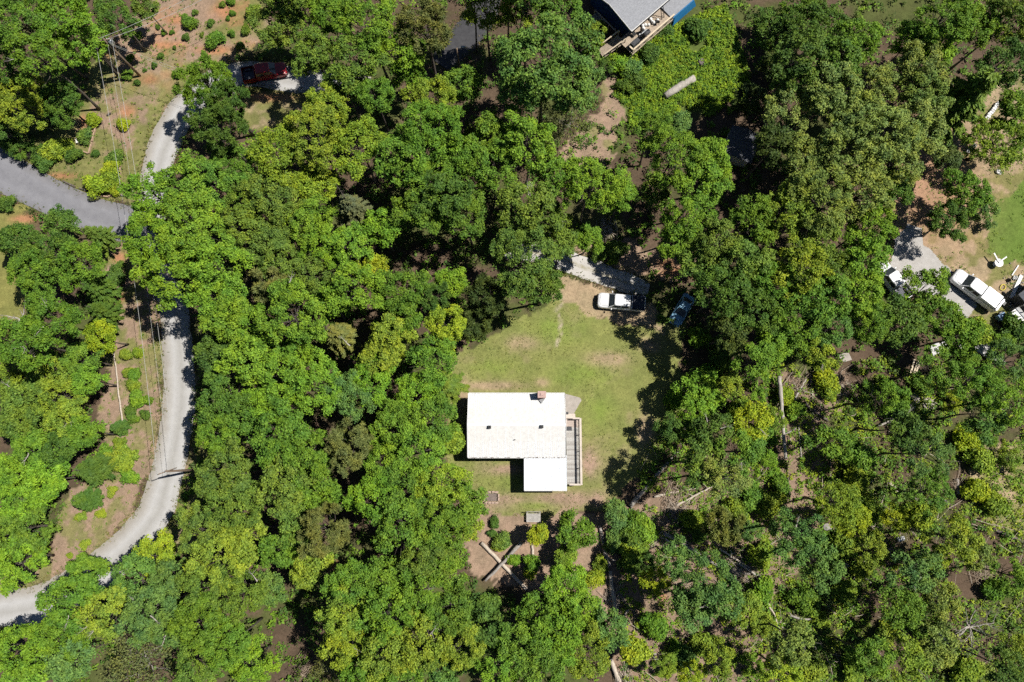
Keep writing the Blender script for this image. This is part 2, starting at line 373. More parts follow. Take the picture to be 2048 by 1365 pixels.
def patch(name, poly, mat, z, step=.14, jag=.5):
    """ragged sheet filling a polygon"""
    a = np.array(poly); x0, y0 = a.min(0) - 1; x1, y1 = a.max(0) + 1
    gx = np.arange(x0, x1, step); gy = np.arange(y0, y1, step); X, Y = np.meshgrid(gx, gy); x = X.ravel(); y = Y.ravel()
    wx = x + (fbm(x, y, 1.5, 3) - .5) * 2 * jag; wy = y + (fbm(x + 40, y, 1.5, 3) - .5) * 2 * jag
    k = inside(wx, wy, poly); nx = len(gx); idx = [i for i in range(len(x) - nx - 1) if (i % nx) < nx - 1 and k[i] and k[i + 1] and k[i + nx] and k[i + nx + 1]]
    Fc = np.array([(i, i + 1, i + nx + 1, i + nx) for i in idx])
    return structure(link(name, fast_mesh(name, np.c_[x, y, np.full(len(x), z)], Fc, mat, tone=np.full(len(x), .5), smooth=True)))
LOTMAT = road_material('lot_gravel', (.38, .36, .335), (.50, .48, .46), .22)
patch('gravel_lot', LOT, LOTMAT, .034)
# ------------------------------------------------------------------ foliage generators
def unit(v): return v / np.maximum(np.linalg.norm(v, axis=-1, keepdims=True), 1e-6)
def kites(c, nrm, tan, Ln, Wd, fold=.25):
    """leaf-shaped quads: centre, normal, long direction, length, width"""
    tan = unit(tan - nrm * (tan * nrm).sum(-1, keepdims=True)); b = np.cross(nrm, tan)
    Ln = np.broadcast_to(np.asarray(Ln, float).reshape(-1, 1), (len(c), 1)); Wd = np.broadcast_to(np.asarray(Wd, float).reshape(-1, 1), (len(c), 1))
    v = np.stack([c - tan * Ln / 2, c + b * Wd / 2 + tan * Ln * .08, c + tan * Ln / 2 - nrm * Ln * fold * .4, c - b * Wd / 2 + tan * Ln * .08], 1).reshape(-1, 3)
    f = np.arange(len(c) * 4).reshape(-1, 4)
    return v, f
def dome_lobes(r, R, Hc, nb, skew=.22):
    ph = r.uniform(0, 6.28, 3); L = []
    for i in range(nb):
        u = (i + .5) / nb; a = i * 2.39996 + r.uniform(-.4, .4); z = 1 - 1.7 * u; rad = math.sqrt(max(0, 1 - z * z))
        k = 1 + skew * (math.sin(2 * a + ph[0]) * .6 + math.sin(3 * a + ph[1]) * .6 + .35 * math.sin(5 * a + ph[2]))
        k *= r.uniform(.78, 1.14); lr = R * r.uniform(.19, .35) * (1.0 if u < .6 else .8)
        L.append((rad * math.cos(a) * (R - lr * .75) * k, rad * math.sin(a) * (R - lr * .75) * k, z * (Hc - lr * .4) * r.uniform(.75, 1.15), lr))
    return np.array(L)
def crown_broad(seed, R, leaf=.30, dens=1.0, flat=.72, gap=.0):
    r = np.random.RandomState(seed); Hc = R * flat; lob = dome_lobes(r, R, Hc, int(13 + R * 5.2), .26); C = []; Nn = []; T = []; Ls = []
    for li, (lx, ly, lz, lr) in enumerate(lob):
        if li > 5 and r.rand() < gap: continue
        nc = max(5, int(7.5 * lr ** 2 * dens + 5)); out = np.array([lx, ly, .2 * R]); out = out / max(np.linalg.norm(out), .1)
        d = unit(r.randn(nc, 3) + out * .7 + np.array([0, 0, .75])); cc = np.array([lx, ly, lz]) + d * lr * r.uniform(.68, 1.1, (nc, 1)) * np.array([1.05, 1.05, .8])
        lt = r.normal(0, .07)
        for q in cc:
            rc = r.uniform(.26, .52); nl = int(26 * (rc / .4) ** 1.5 * (.3 / leaf) ** 1.45)
            e = unit(r.randn(nl, 3) + np.array([0, 0, .55])); C.append(q + e * rc * (r.rand(nl, 1) ** .35) * np.array([1.15, 1.15, .7]))
            Nn.append(unit(e * .6 + np.array([0, 0, .5]) + r.randn(nl, 3) * .5)); T.append(np.clip(.5 + lt + r.normal(0, .10) + r.randn(nl) * .19, 0.02, .98)); Ls.append(leaf * r.uniform(.65, 1.3, nl))
    C = np.concatenate(C); Nn = np.concatenate(Nn); T = np.concatenate(T); Ls = np.concatenate(Ls)
    v, f = kites(C, Nn, r.randn(len(C), 3), Ls, Ls * .72)
    return fast_mesh('crown', v, f, LEAF, tone=np.repeat(T, 4)), lob
def crown_pine(seed, R):
    r = np.random.RandomState(seed); Hc = R * .85; lob = dome_lobes(r, R, Hc, int(12 + R * 4), .12); C = []; D = []; T = []
    for lx, ly, lz, lr in lob:
        nc = int(8 * lr ** 2 + 6); d = unit(r.randn(nc, 3) + np.array([lx / R, ly / R, .7]) * .9); cc = np.array([lx, ly, lz]) + d * lr * r.uniform(.5, 1.1, (nc, 1))
        for q in cc:
            nl = 44; e = unit(r.randn(nl, 3) + np.array([0, 0, .5])); C.append(q + e * .26 * r.uniform(.5, 1.2, (nl, 1))); D.append(e); T.append(np.clip(.5 + r.normal(0, .08) + r.randn(nl) * .1, 0, 1))
    C = np.concatenate(C); D = np.concatenate(D); T = np.concatenate(T)
    v, f = kites(C, unit(np.cross(D, r.randn(len(C), 3)) + np.array([0, 0, .6])), D, .40, .085, .1)
    return fast_mesh('crown', v, f, NEEDLE, tone=np.repeat(T, 4)), lob
def crown_conifer(seed, R):
    """cone of drooping sprays on radial branches: a star when seen from above"""
    r = np.random.RandomState(seed); Hh = R * 2.6; nb = int(46 + R * 14); C = []; D = []; T = []; br = []
    for i in range(nb):
        u = (i + .5) / nb; z = Hh * (.5 - u ** .8); a = i * 2.39996 + r.uniform(-.25, .25); ln = R * (.12 + .92 * u ** .75) * r.uniform(.75, 1.08)
        dr = np.array([math.cos(a), math.sin(a), 0]); m = int(7 + ln * 9); s = np.linspace(.12, 1, m)
        pos = dr * (s * ln)[:, None]; pos[:, 2] = z - .28 * ln * s ** 1.6; br.append((dr * ln * .92 + np.array([0, 0, z - .2 * ln]), z)); tb = r.normal(0, .06)
        for side in (-1, 0, 1):
            an = side * r.uniform(.55, 1.0, m); e = np.stack([np.cos(an) * dr[0] - np.sin(an) * dr[1], np.sin(an) * dr[0] + np.cos(an) * dr[1], -.25 - .2 * r.rand(m)], 1); e = unit(e)
            for rep in range(2):
                L = .34 * r.uniform(.6, 1.3, m) * (1.15 - .45 * s); C.append(pos + e * L[:, None] * .5 + r.randn(m, 3) * .05); D.append(e); T.append(np.clip(.5 + tb + .1 * (s - .5) + r.randn(m) * .1, 0, 1))
    C = np.concatenate(C); D = np.concatenate(D); T = np.concatenate(T)
    v, f = kites(C, unit(np.array([0, 0, 1.0]) + r.randn(len(C), 3) * .35), D, .46, .13, .2)
    return fast_mesh('crown', v, f, NEEDLE, tone=np.repeat(T, 4)), br
def limb_tree(seed, R, Hd, lob, trunk_r, n=7):
    """tapered trunk from the ground (z=-Hd) to the crown with a limb to each lobe"""
    r = random.Random(seed); mb = MB(); k = 7; pts = []; rad = []
    bx, by = r.uniform(-.4, .4), r.uniform(-.4, .4)
    for i in range(k):
        t = i / (k - 1); pts.append((bx * math.sin(t * 3) * (1 - t * .3), by * math.sin(t * 2.4), -Hd + t * (Hd + R * .15))); rad.append(trunk_r * (1.35 if i == 0 else 1 - .72 * t))
    mb.tube(pts, rad, n)
    for lx, ly, lz, lr in lob:
        z0 = -R * r.uniform(.25, .9); e = Vector((lx, ly, lz)); s = Vector((0, 0, min(z0, lz - .3))); mid = (s + e) / 2 + Vector((r.uniform(-.3, .3), r.uniform(-.3, .3), -.12 * R))
        mb.tube([s, mid, e], [trunk_r * .32, trunk_r * .2, trunk_r * .06], 5, cap=False)
    return mb.mesh('trunk', BARK)
def branching(seed, R, up, n1, levels, mat, name, thick=.07, leaves=None):
    """bare spreading branchwork about the origin (crown centre), and optional thin leaves at its tips"""
    r = random.Random(seed); mb = MB(); tips = []
    def grow(p, d, ln, rad, lv):
        q = p; pts = [p]; rd = [rad]; dd = d
        for k in range(3):
            dd = (dd + Vector((r.uniform(-.3, .3), r.uniform(-.3, .3), r.uniform(-.15, .25)))).normalized(); q = q + dd * ln / 3; pts.append(q); rd.append(rad * (1 - .22 * (k + 1)))
        mb.tube(pts, rd, 4 if lv else 3, cap=False); tips.append(q)
        if lv > 0:
            for k in range(r.choice((3, 4, 4))):
                i = r.choice((1, 2, 3, 3)); grow(pts[i], (dd + Vector((r.uniform(-1, 1), r.uniform(-1, 1), r.uniform(-.3, .45)))).normalized(), ln * r.uniform(.5, .75), rd[i] * .6, lv - 1)
    for i in range(n1):
        a = i * 6.283 / n1 + r.uniform(-.3, .3); grow(Vector((0, 0, -R * .4)), Vector((math.cos(a), math.sin(a), up)).normalized(), R * .62 * r.uniform(.8, 1.1), thick, levels)
    return mb.mesh(name, mat), tips

VAR = {}
def variants():
    s = 100
    for key, Rs, nv in (('O', (1.1, 1.9, 2.8, 3.8), (3, 4, 6, 5)),):
        for R, n in zip(Rs, nv):
            L = []
            for k in range(n):
                s += 1; me, lob = crown_broad(s, R, leaf=.19 if R < 1.5 else .215, flat=(.62, .72, .80)[k % 3], gap=(.04, .12, .2)[k % 3], dens=1.0)
                Hd = max(.9, R * 3.2) if R > 1.5 else R * 1.6
                L.append((me, limb_tree(s, R, Hd, lob, .035 + .042 * R), Hd))
            VAR[key, R] = L
    for R, n in ((.8, 4), (1.9, 4), (2.8, 4)):            # thin ragged crowns of the regrowth
        L = []
        for k in range(n):
            s += 1; me, lob = crown_broad(s, R, leaf=.2, flat=.7, gap=.34, dens=.62); Hd = R * 3.0 if R > 1 else R * 1.4
            L.append((me, limb_tree(s, R, Hd, lob, .03 + .045 * R), Hd))
        VAR['T', R] = L
    for R in (1.9, 2.9):
        L = []
        for k in range(3):
            s += 1; me, lob = crown_pine(s, R); L.append((me, limb_tree(s, R, R * 3.6, lob, .06 + .06 * R), R * 3.6))
        VAR['P', R] = L
    for R in (1.2, 2.2):
        L = []
        for k in range(3):
            s += 1; me, br = crown_conifer(s, R); mb = MB(); mb.tube([(0, 0, -R * 2), (0, 0, R * 1.25)], [.05 + .05 * R, .02], 7)
            for tip, z in br[::2]: mb.tube([(0, 0, z), tuple(tip)], [.035, .008], 3, cap=False)
            L.append((me, mb.mesh('trunk', BARK), R * 2))
        VAR['C', R] = L
    # thin grey-green tree, almost bare; its few leaves sit at the twig tips
    L = []
    for k in range(3):
        s += 1; R = 3.0; me0, tips = branching(s, R, .55, 7, 3, GREYLOG, 'trunk', .07)
        r = np.random.RandomState(s); tp = np.array([tuple(t) for t in tips]); tp = tp[r.rand(len(tp)) < .9]
        c = np.repeat(tp, 7, 0) + r.randn(len(tp) * 7, 3) * .22; v, f = kites(c, unit(r.randn(len(c), 3) + np.array([0, 0, .8])), r.randn(len(c), 3), .2, .11)
        L.append((fast_mesh('crown', v, f, LEAF, tone=np.repeat(np.clip(.5 + r.randn(len(c)) * .12, 0, 1), 4)), me0, 6.0))
    VAR['B', 3.0] = L
    s += 1; me0, tips = branching(777, 3.0, .4, 9, 3, DEADWOOD, 'branches', .08)
    VAR['D', 3.0] = [(None, me0, 4.0)]
variants()
DEADLIMB = [branching(900 + k, 1.6, .35, 1, 2, DEADWOOD, 'dead_branch', .085)[0] for k in range(4)]

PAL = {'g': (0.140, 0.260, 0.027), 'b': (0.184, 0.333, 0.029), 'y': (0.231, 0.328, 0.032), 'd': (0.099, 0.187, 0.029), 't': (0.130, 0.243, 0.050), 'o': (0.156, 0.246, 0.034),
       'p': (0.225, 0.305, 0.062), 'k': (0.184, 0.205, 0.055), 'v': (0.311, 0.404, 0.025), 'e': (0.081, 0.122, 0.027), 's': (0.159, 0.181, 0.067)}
KINDNAME = {'O': ('broadleaf_tree', 'tree'), 'P': ('pine_tree', 'tree'), 'C': ('conifer_tree', 'tree'), 'B': ('sparse_tree', 'tree'), 'D': ('dead_tree', 'dead tree'), 'S': ('shrub', 'shrub')}
TR = random.Random(42)
def plant(x, y, r, kind, col, label, h=None, group=None, dead=0):
    """a tree whose crown the photograph shows centred on (x, y) with radius r px"""
    key = 'T' if kind == 'S' or (kind == 'O' and x > 1235 and y > 690) else kind
    zc = 8.0 if h is None else h * .7
    for _ in range(4):
        R = M(r, x, y, zc) * (.86 if h is not None and h < 8 else .92 if key == 'T' else 1)
        if h is None:
            hh = {'O': 4.5 + 3.1 * R, 'P': 5.5 + 3.2 * R, 'C': 2.5 + 2.7 * R, 'B': 9.0, 'D': 7.0, 'S': 1.5 * R}[kind]; hh = min(hh, 18.5)
        else: hh = h
        top = {'O': .78, 'P': .9, 'C': 1.3, 'B': .7, 'D': .6, 'S': .72}[kind] * R
        zc = max(hh - top, .25 * R)
    Rs = sorted(k[1] for k in VAR if k[0] == key); Rc = min(Rs, key=lambda q: abs(math.log(q / R)))
    me, tm, Hd = TR.choice(VAR[key, Rc]); s = R / Rc; p = U(x, y, zc); nm, cat = KINDNAME[kind]
    t = thing(nm, label, cat, (p.x, p.y, 0), TR.uniform(0, 6.283), group)
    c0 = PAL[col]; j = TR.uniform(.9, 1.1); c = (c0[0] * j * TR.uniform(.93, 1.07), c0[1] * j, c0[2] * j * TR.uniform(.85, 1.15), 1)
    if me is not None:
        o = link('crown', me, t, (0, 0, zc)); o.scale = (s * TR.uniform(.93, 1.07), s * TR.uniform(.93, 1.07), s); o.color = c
    o = link('trunk' if kind != 'S' else 'stem', tm, t, (0, 0, zc)); o.scale = (s, s, zc / Hd)
    for k in range(dead):
        a = TR.uniform(0, 6.28); o = link('dead_branch', TR.choice(DEADLIMB), t, (math.cos(a) * R * .35, math.sin(a) * R * .35, zc + R * .72)); o.rotation_euler = (0, 0, a); o.scale = (max(.75, min(1.1, s)),) * 3
    return t
# ------------------------------------------------------------------ the wood, tree by tree: x y r kind colour [height] [xN dead limbs] | label
TREES = '''
40 40 60 O g  | tall mid green tree filling the far north-west corner of the wood
125 36 50 O b  | bright green tree on the top frame edge, next to the north-west corner tree
165 85 46 O b x1 10 | bright green tree whose crown nearly touches the transformer pole
78 118 54 O g x1 | spreading green tree west of the transformer pole, ringed by dark gaps
45 205 52 O y 8 | yellow-green tree on the west frame edge above the paved road
122 206 46 O d 7 | dull dark green tree beside the timber garden beds, shading them
232 38 40 O d 9 | bluish dark green tree just north of the transformer pole
290 14 30 O o 7 | small olive tree on the top edge of the reddish clearing
0 262 20 O d 5 | dark tree clipped by the west frame edge just above the paved road
14 132 38 O d 9 | dark shaded tree on the west edge between two brighter crowns
410 168 50 P g 11 | feathery grey-green pine overhanging the bend of the gravel drive
455 205 44 P d 11 | darker pine beside the gravel drive just below the red pickup
438 262 56 P d  | dark green pine south of the drive bend, against the bright broadleaf wood
560 46 48 O o  | olive tree north of the red pickup at the clearing's edge
592 18 36 O g  | mid green tree on the top edge, straight above the red pickup
625 105 44 O o  | olive tree leaning over the road just ahead of the red pickup
660 30 34 O g  | small green tree on the top edge between the olive tree and the big bright crown
738 42 62 O b  | big bright green crown on the top edge above the hidden road
715 118 52 O o  | olive-yellow crown hiding the road east of the red pickup
802 102 48 O b  | bright lime green crown beside the grey olive pine near the street light
852 58 56 P k  | grey-olive fine-textured pine west of the street light
690 170 34 O d  | dark crown in shade below the olive-yellow tree over the road
656 214 42 O y  | narrow yellow-green tree at the grass bank southeast of the red pickup
750 192 40 O g  | mid green crown above the small bare dirt gap in the wood
822 148 32 O b  | small bright crown southwest of the street light
866 198 46 O y  | yellow-tipped crown just east of the small bare dirt gap
927 172 36 O g  | rounded green tree at the foot of the street light
860 268 64 O g  | broad mid green crown south of the small bare dirt gap
625 274 60 O y  | yellow-green crown on the wood's edge south of the grass bank
712 294 52 O y  | yellow-green crown in the north wood, east of its yellow twin
558 312 54 O y  | yellow-green crown in the north wood near the dark drive-side pine
812 322 54 O g  | mid green crown deep in the north wood below the broad crown
985 270 38 O g  | green crown directly below-left of the big blue-green tree
942 268 20 C o  | slim olive conifer poking out between green crowns west of the blue-green tree
974 14 46 O y  | yellow-green crown overhanging the shaded road end at the top edge
985 332 48 O g  | green crown south of the big blue-green tree, over dark shade
928 322 44 O g  | green crown near the slim olive conifer, on its south side
1092 125 92 O t  | big round blue-green tree west of the blue house deck
1140 165 62 O t  | lower eastern part of the blue-green canopy, a second tree beside the big round one
1045 185 46 O t  | dark blue-green tree on the shaded west flank of the big round one
1126 18 46 O g  | green tree at the top edge beside the blue house's west gable
1046 12 38 O y  | yellow-green tree at the top edge between road end and blue house
1140 242 60 B s  | grey thin-leaved tree, nearly bare, south of the big blue-green tree
1056 292 56 O b  | bright green crown west of the nearly bare grey tree
1310 262 40 O g  | green crown on the south edge of the weedy yard
1350 312 58 O g  | rounded green crown southwest of the dark shed
1418 325 48 O b  | bright green crown touching the dark shed's southwest corner
1362 246 22 O t 6 | small blue-green tree at the south edge of the weedy yard
1600 34 52 O g 6.5 | green crown on the top edge east of the weedy yard
1640 66 58 O d 9 | dark green crown in the north-east group, behind the first top-edge tree
1704 84 48 O g  | green crown facing the black gap in the north-east wood
1598 118 56 O d  | dark green crown east of the weedy yard's far edge
1668 128 52 O d  | dark green crown just north of the pale yellow-green canopy
1586 170 40 O d  | dark shaded crown northwest of the pale yellow-green canopy
1540 60 44 O d 5 | dark tree standing in shade at the weedy yard's northeast corner
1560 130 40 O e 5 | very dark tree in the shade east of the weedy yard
1820 80 34 O b  | bright crown alone on the east side of the black gap
1870 98 38 O b  | bright crown north of the feathery conifer, second from the black gap
1890 32 56 O g  | wide green crown on the top edge north of the feathery conifer
1950 54 44 O g  | green crown at the top edge, northeast of the feathery conifer
2014 38 48 O o  | dull olive tree in the north-east corner
2002 126 52 O d  | dark speckled tree just east of the feathery conifer
1930 192 68 C o 15 | large feathery olive conifer beside the east yard's gravel track
1840 136 46 O p  | pale yellow-green crown just west of the feathery conifer's tip
1578 214 42 O p  | pale crown at the north-west end of the pale yellow-green canopy
1668 186 56 O p  | pale crown on the north side of the pale yellow-green canopy
1745 176 44 O p  | pale crown between two dark gaps north of the canopy middle
1848 190 46 O p  | pale cream-flecked crown next to the feathery conifer's trunk side
1705 232 50 O p x1 | pale crown in the middle of the yellow-green canopy
1768 268 66 O p  | largest pale crown of the yellow-green canopy
1690 300 56 O p  | pale crown on the southwest of the yellow-green canopy
1838 262 54 O p  | pale crown bordering the east yard's gravel track
1604 316 48 O p  | pale crown at the canopy's southwest end, east of the dark shed
1792 326 48 O p  | pale crown above the shaded end of the east yard track
1990 284 58 O y 8 | yellow-green yard tree on the east frame edge with white litter below
1890 320 32 O e 6 | small dark tree standing on the reddish bare earth of the east yard
2030 212 32 O g 9 | green tree at the east frame edge beside the white picket wall
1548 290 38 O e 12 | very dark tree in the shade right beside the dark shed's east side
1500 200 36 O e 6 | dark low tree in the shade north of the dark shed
302 384 48 O b  | bright green crown beside the wires where the paved road meets the wood
372 380 56 O b  | bright green crown just south of the gravel drive's visible end
434 366 48 O g  | mid green crown behind the bright road-junction trees
310 482 56 O b  | bright green crown overhanging the end of the paved road
392 462 64 O b  | largest bright green crown near the paved road's end
432 530 58 O b  | bright green crown southeast of the paved road's end
348 556 58 O b  | bright crown casting the black shadow across the gravel road
442 596 52 O b  | bright crown east of the shaded stretch of gravel road
484 462 46 O o  | olive-green crown behind the largest bright road-junction crown
492 396 44 O o  | olive-green crown in the west wood, north of its olive neighbour
475 330 44 O g  | green crown southeast of the dark drive-side pine
462 636 54 O b  | bright crown beside the gravel road where its sunlit stretch begins
505 660 46 O b  | bright crown one row in from the gravel road's sunlit start
125 448 34 O d 7 | dark rounded tree on the south verge of the paved road
40 486 42 O d 7 | dark tree on the west edge south of the paved road
100 510 42 O d 8 | dark tree in the roadside clump, behind the rounded one
160 528 46 O g 9 | mid green tree in the clump below the paved road, facing the wires
192 470 34 C o 7 | olive conifer on the paved road's south verge
68 548 44 O g 9 | mid green tree casting a black shadow on the west meadow
190 578 36 C d 7 | dark cedar below the slim dark post
200 622 34 C d 7 | dark cedar just above the small lime green tree
204 674 36 O v 7 | small lime green tree on the west bank
110 642 50 O g x2 | green tree with pale dead limbs north of the lime green tree's level
48 684 56 O g x1 | green tree on the west edge beside the pale dead snag
545 392 48 O o  | olive-green crown in the west wood, below the yellow-green pair
578 442 44 O o  | olive-green crown in the west wood next to a black gap
630 372 38 O y  | yellow-green crown, north rim of the gap with the thin grey conifer
622 446 44 O b  | bright green crown west of the thin grey conifer gap
540 484 42 O o  | olive-green crown north of the fallen white limb in the west wood
642 490 44 O b  | bright crown south of the thin conifer gap
700 412 36 C s 13 | thin grey-green conifer in a gap of the west wood
718 456 34 C k  | brownish cedar just south of the thin grey-green conifer
700 496 44 O b  | bright crown directly below the brownish cedar
762 456 36 O b  | bright crown on the east rim of the thin conifer gap
842 418 48 O g  | green crown in the middle of the central wood
892 398 56 O d  | dark green crown at the heart of the central wood
862 358 48 O g  | green crown between north wood and central dark crown
934 436 42 O g  | green crown on the central wood's east side facing a black gap
560 526 42 O o  | olive crown near the fallen white limb in the west wood
620 544 42 O o  | olive-green crown east of the fallen white limb
545 572 38 P k  | brown-olive pine beside the fallen white limb
742 540 30 O v  | small yellow-topped crown in the central wood
710 576 54 O b  | bright crown just southwest of the small yellow-topped one
808 584 50 O g  | dense round grey-green crown in the central wood
582 634 66 O b  | broad bright crown south of the brown-olive pine
652 606 36 O g  | green crown between the broad bright crown and the yellow-topped one
906 564 28 O b  | small bright crown alone in the dark gap west of the lawn's north tip
868 598 34 P d  | dark pine in the dark gap beside the dense round crown
892 652 42 O v  | brilliant yellow-green tree at the lawn's northwest corner
950 652 36 P e 9 | dark pine at the lawn edge next to the brilliant yellow tree
974 592 40 P e 11 | very dark pine at the north tip of the lawn
800 636 38 O g  | green crown below the dense round grey-green one
672 670 36 C k 11 | brown dying cedar with bare limbs in the west wood
782 680 44 O y  | yellow-green crown west of the brilliant yellow tree
1058 420 56 O o x2 | olive tree with pale bare limbs north of the two-track driveway
1098 438 36 O o x2 | olive crown with bare limbs showing, east half of the limb-strewn tree group
1046 522 60 O o  | broad olive tree at the west end of the two-track driveway
1086 570 40 P o 12 | olive pine between driveway end and lawn
1122 488 30 O o  | small olive crown hanging over the start of the two-track driveway
1176 480 32 O g 7 | fresh green young tree on the driveway's north bank
1182 376 58 O b  | bright green crown north of the driveway's dirt bank
1112 362 48 O g  | green crown between the nearly bare tree and the driveway trees
1242 392 30 O b  | bright crown tip pointing at the deep shade east of the dirt bank
1316 378 30 O o  | olive crown in shade east of the driveway's north bank
1400 372 52 O b  | bright green crown south of the dark shed
1372 432 48 O g  | green crown over the deep shade north of the driveway
1352 484 34 O b  | small bright crown just north of the shaded driveway
1442 486 48 O o  | olive crown above the shaded driveway
1502 444 48 O g  | green crown in the east wood, south of the dark shed
1492 532 52 O o  | olive crown over the driveway in the east wood
1446 584 56 O d  | dark green crown northeast of the blue car
1512 622 46 O d  | dark green crown east of the blue car
1462 660 40 O e  | very dark crown southeast of the blue car
1396 524 38 O o  | olive crown over the dappled driveway north of the blue car
1570 424 50 O y  | yellow-olive crown in the east wood, below the pale canopy
1642 402 62 O p  | pale crown at the southern end of the yellow-green canopy
1722 392 56 O p  | pale crown south of the canopy middle, near the yard track
1782 378 36 O d  | dark crown at the canopy's southeast tip beside bare earth
1738 462 50 O b  | bright crown west of the shaded gravel track
1634 474 48 O o  | olive crown in the east wood south of the pale canopy
1602 544 56 O y  | yellow-flecked crown in the middle of the east wood
1664 542 48 O o  | olive crown east of the yellow-flecked crown
1722 522 50 O b  | bright crown just northwest of the half-hidden white pickup
1642 596 54 O g  | green crown in the east wood below the yellow-flecked one
1712 592 50 O b  | bright crown west of the half-hidden white pickup's bonnet
1738 644 42 O g  | green crown overhanging the black shade south of the half-hidden pickup
1596 650 48 O g  | green crown in the southern row of the east wood
1662 654 42 O t  | bluish green crown in the southern row of the east wood
1552 676 34 O b  | small bright crown at the south edge of the east wood
1545 560 46 O g  | green crown between olive driveway crown and the yellow-flecked one
1842 584 50 O g 8 | green tree overlapping the tail of the half-hidden white pickup
1800 640 40 O d 11 | dark green tree south of the gravel lot, edge of the black shade
1884 640 42 O g 8 | green tree beside the white work truck's shadow
1922 672 38 O g 8 | green tree between the work truck and the white rubble slabs
1932 386 50 O g 7.5 | green yard tree with a dark trunk shadow on red earth
1896 446 46 O d 7 | dark green yard tree on the north edge of the gravel lot
1966 424 34 S t 2.5 | low blue-green bush at the top of the east lawn
32 722 48 O y x1 7.5 | yellow-green tree on the west edge with dead limbs, below the pale snag
102 732 52 O y x1 7.5 | yellow-green tree in the west clump, level with the lime green tree's foot
164 718 38 O g 7.5 | green tree beside the west bank, below the lime green tree
176 762 34 O b 7.5 | bright tree on the bank side of the west clump
122 796 48 O y 7.5 | yellow-green tree in the middle of the west clump
50 796 46 O o x1 7.5 | olive tree on the west edge, middle of the clump
40 846 42 O o 7.5 | olive tree on the west edge beneath its olive twin
132 846 48 O y x1 7.5 | yellow-green tree near the slender bare leaning trunk
168 866 34 O g 7.5 | green tree beside the slender leaning trunk's foot
70 894 40 O g x1 7.5 | green tree above the bright southwest group
122 898 36 O d 7.5 | darker green tree at the southern end of the west clump
24 946 42 O b 7.5 | bright tree on the west edge above the gravel road's lower bend
96 956 46 O b 7.5 | bright tree next to the elongated dark cedar
42 1006 52 O b 7.5 | bright tree on the west edge, second above the road bend
178 940 32 C d 6 | elongated dark cedar on the pink bank beside the gravel road
166 1000 26 C d 5 | small dark cedar at the southern tip of the elongated one
40 1062 56 O g 8 | green tree above the gravel road's western exit
38 1126 50 O b 8 | bright tree at the gravel road's western exit
450 796 50 O d  | dark green tree at the east verge of the gravel road
440 874 44 O g  | green tree opposite the roadside pole's upper verge
452 944 56 O o  | olive-green tree behind the foot of the roadside pole
470 1006 52 O o  | olive-green tree just south of the roadside pole
502 716 56 O b  | bright crown one row in from the sunlit gravel road
432 704 36 O d  | dark crown at the end of the road's shaded stretch
492 826 46 O g  | green crown behind the dark verge tree
562 746 52 O b  | bright crown in the west wood, south of the broad bright crown
608 694 40 O b  | bright crown beside the brown dying cedar
642 776 52 O b  | bright crown in the wood two rows west of the house lawn
552 806 48 O b  | bright crown in the wood, southwest of its bright twin
562 866 60 O g  | broad green crown in the wood west of the house
612 916 56 O g  | green crown west of the olive pine
702 790 44 O t  | bluish green crown in the wood northwest of the house
742 762 42 O b  | bright crown in the wood northwest of the house
762 716 40 O y  | yellow-green crown below the twisted white limb
862 724 48 O g  | green crown at the lawn's west corner, above the star-shaped cedar
892 772 38 C o 8 | star-shaped olive cedar at the house's northwest corner
832 792 44 O b  | bright crown between the star-shaped cedar and the wood
772 812 30 C k  | brownish small cedar in the wood west of the house
862 836 48 O g  | green crown right next to the house's west wall shadow
792 852 48 O g  | green crown one row west of the house's west wall
702 892 50 P k  | large olive-brown pine in the wood west of the house
842 896 52 O b  | bright crown whose edge reaches the house's shadow
772 924 44 O b  | bright crown east of the large olive-brown pine
882 964 48 O y  | yellow-green crown at the backyard's west edge
822 976 48 O g  | green crown one row west of the backyard
752 996 48 O b  | bright crown in the wood southwest of the house
572 966 56 O o  | olive-green crown in the wood west of the smooth olive pine
922 1004 42 O g 10 | green tree nearest the stone fire pit
908 882 22 S y 4 | yellow bush at the corner of the house's west shadow
642 986 38 O g  | green crown directly above the smooth olive pine
172 1146 34 O g 9 | sparse green tree arching over the gravel road's lower bend
312 1114 42 O v 8 | yellow-green roadside tree on the inside of the lower road bend
272 1166 52 O t 11 | blue-green tree at the lower road bend
345 1158 40 O t 10 | blue-green tree east of the yellow roadside tree
150 1206 56 O g x1 | green tree with a forked white limb above the road's western end
216 1228 50 O y x2 | yellow-flecked tree with dead limbs in the southwest group
130 1266 46 O g  | green tree below the forked-limb tree
296 1228 54 O t x2 | blue-green tree with a curved white limb in the southwest group
342 1250 40 O t x1 | blue-green tree on the dark gap in the southwest group
48 1296 54 O b  | bright green tree in the south-west corner
56 1352 40 O b  | bright green tree on the bottom edge at the south-west corner
278 1318 78 B k 10 | wide brown-grey nearly bare tree on the bottom edge, southwest
140 1322 42 O t  | blue-green tree on the bottom edge, west of the nearly bare one
402 1056 46 O o  | olive-green crown along the dark gap east of the lower road
442 1116 52 O y  | yellow-green crown in the south-west wood
418 1172 46 O o  | olive-green crown in the south-west wood, by the dark gap
486 1072 42 O y  | yellow-green crown in the south-west wood, upper row
484 1186 48 O o  | olive-green crown near the splayed white limbs
402 1246 52 O g  | green crown in the south-west wood's lower half
454 1282 46 O g  | green crown in the lower south-west wood, second from the dark gap
392 1336 46 O o  | olive-green crown on the bottom edge along the dark gap
502 1320 44 O b 8 | bright low tree on the bottom edge beside bare ground
650 1064 52 P k 14 | smooth olive pine with fine texture southwest of the house
594 1052 42 O o  | olive crown against the smooth olive pine's west side
562 1096 38 O g  | green crown southwest of the smooth olive pine
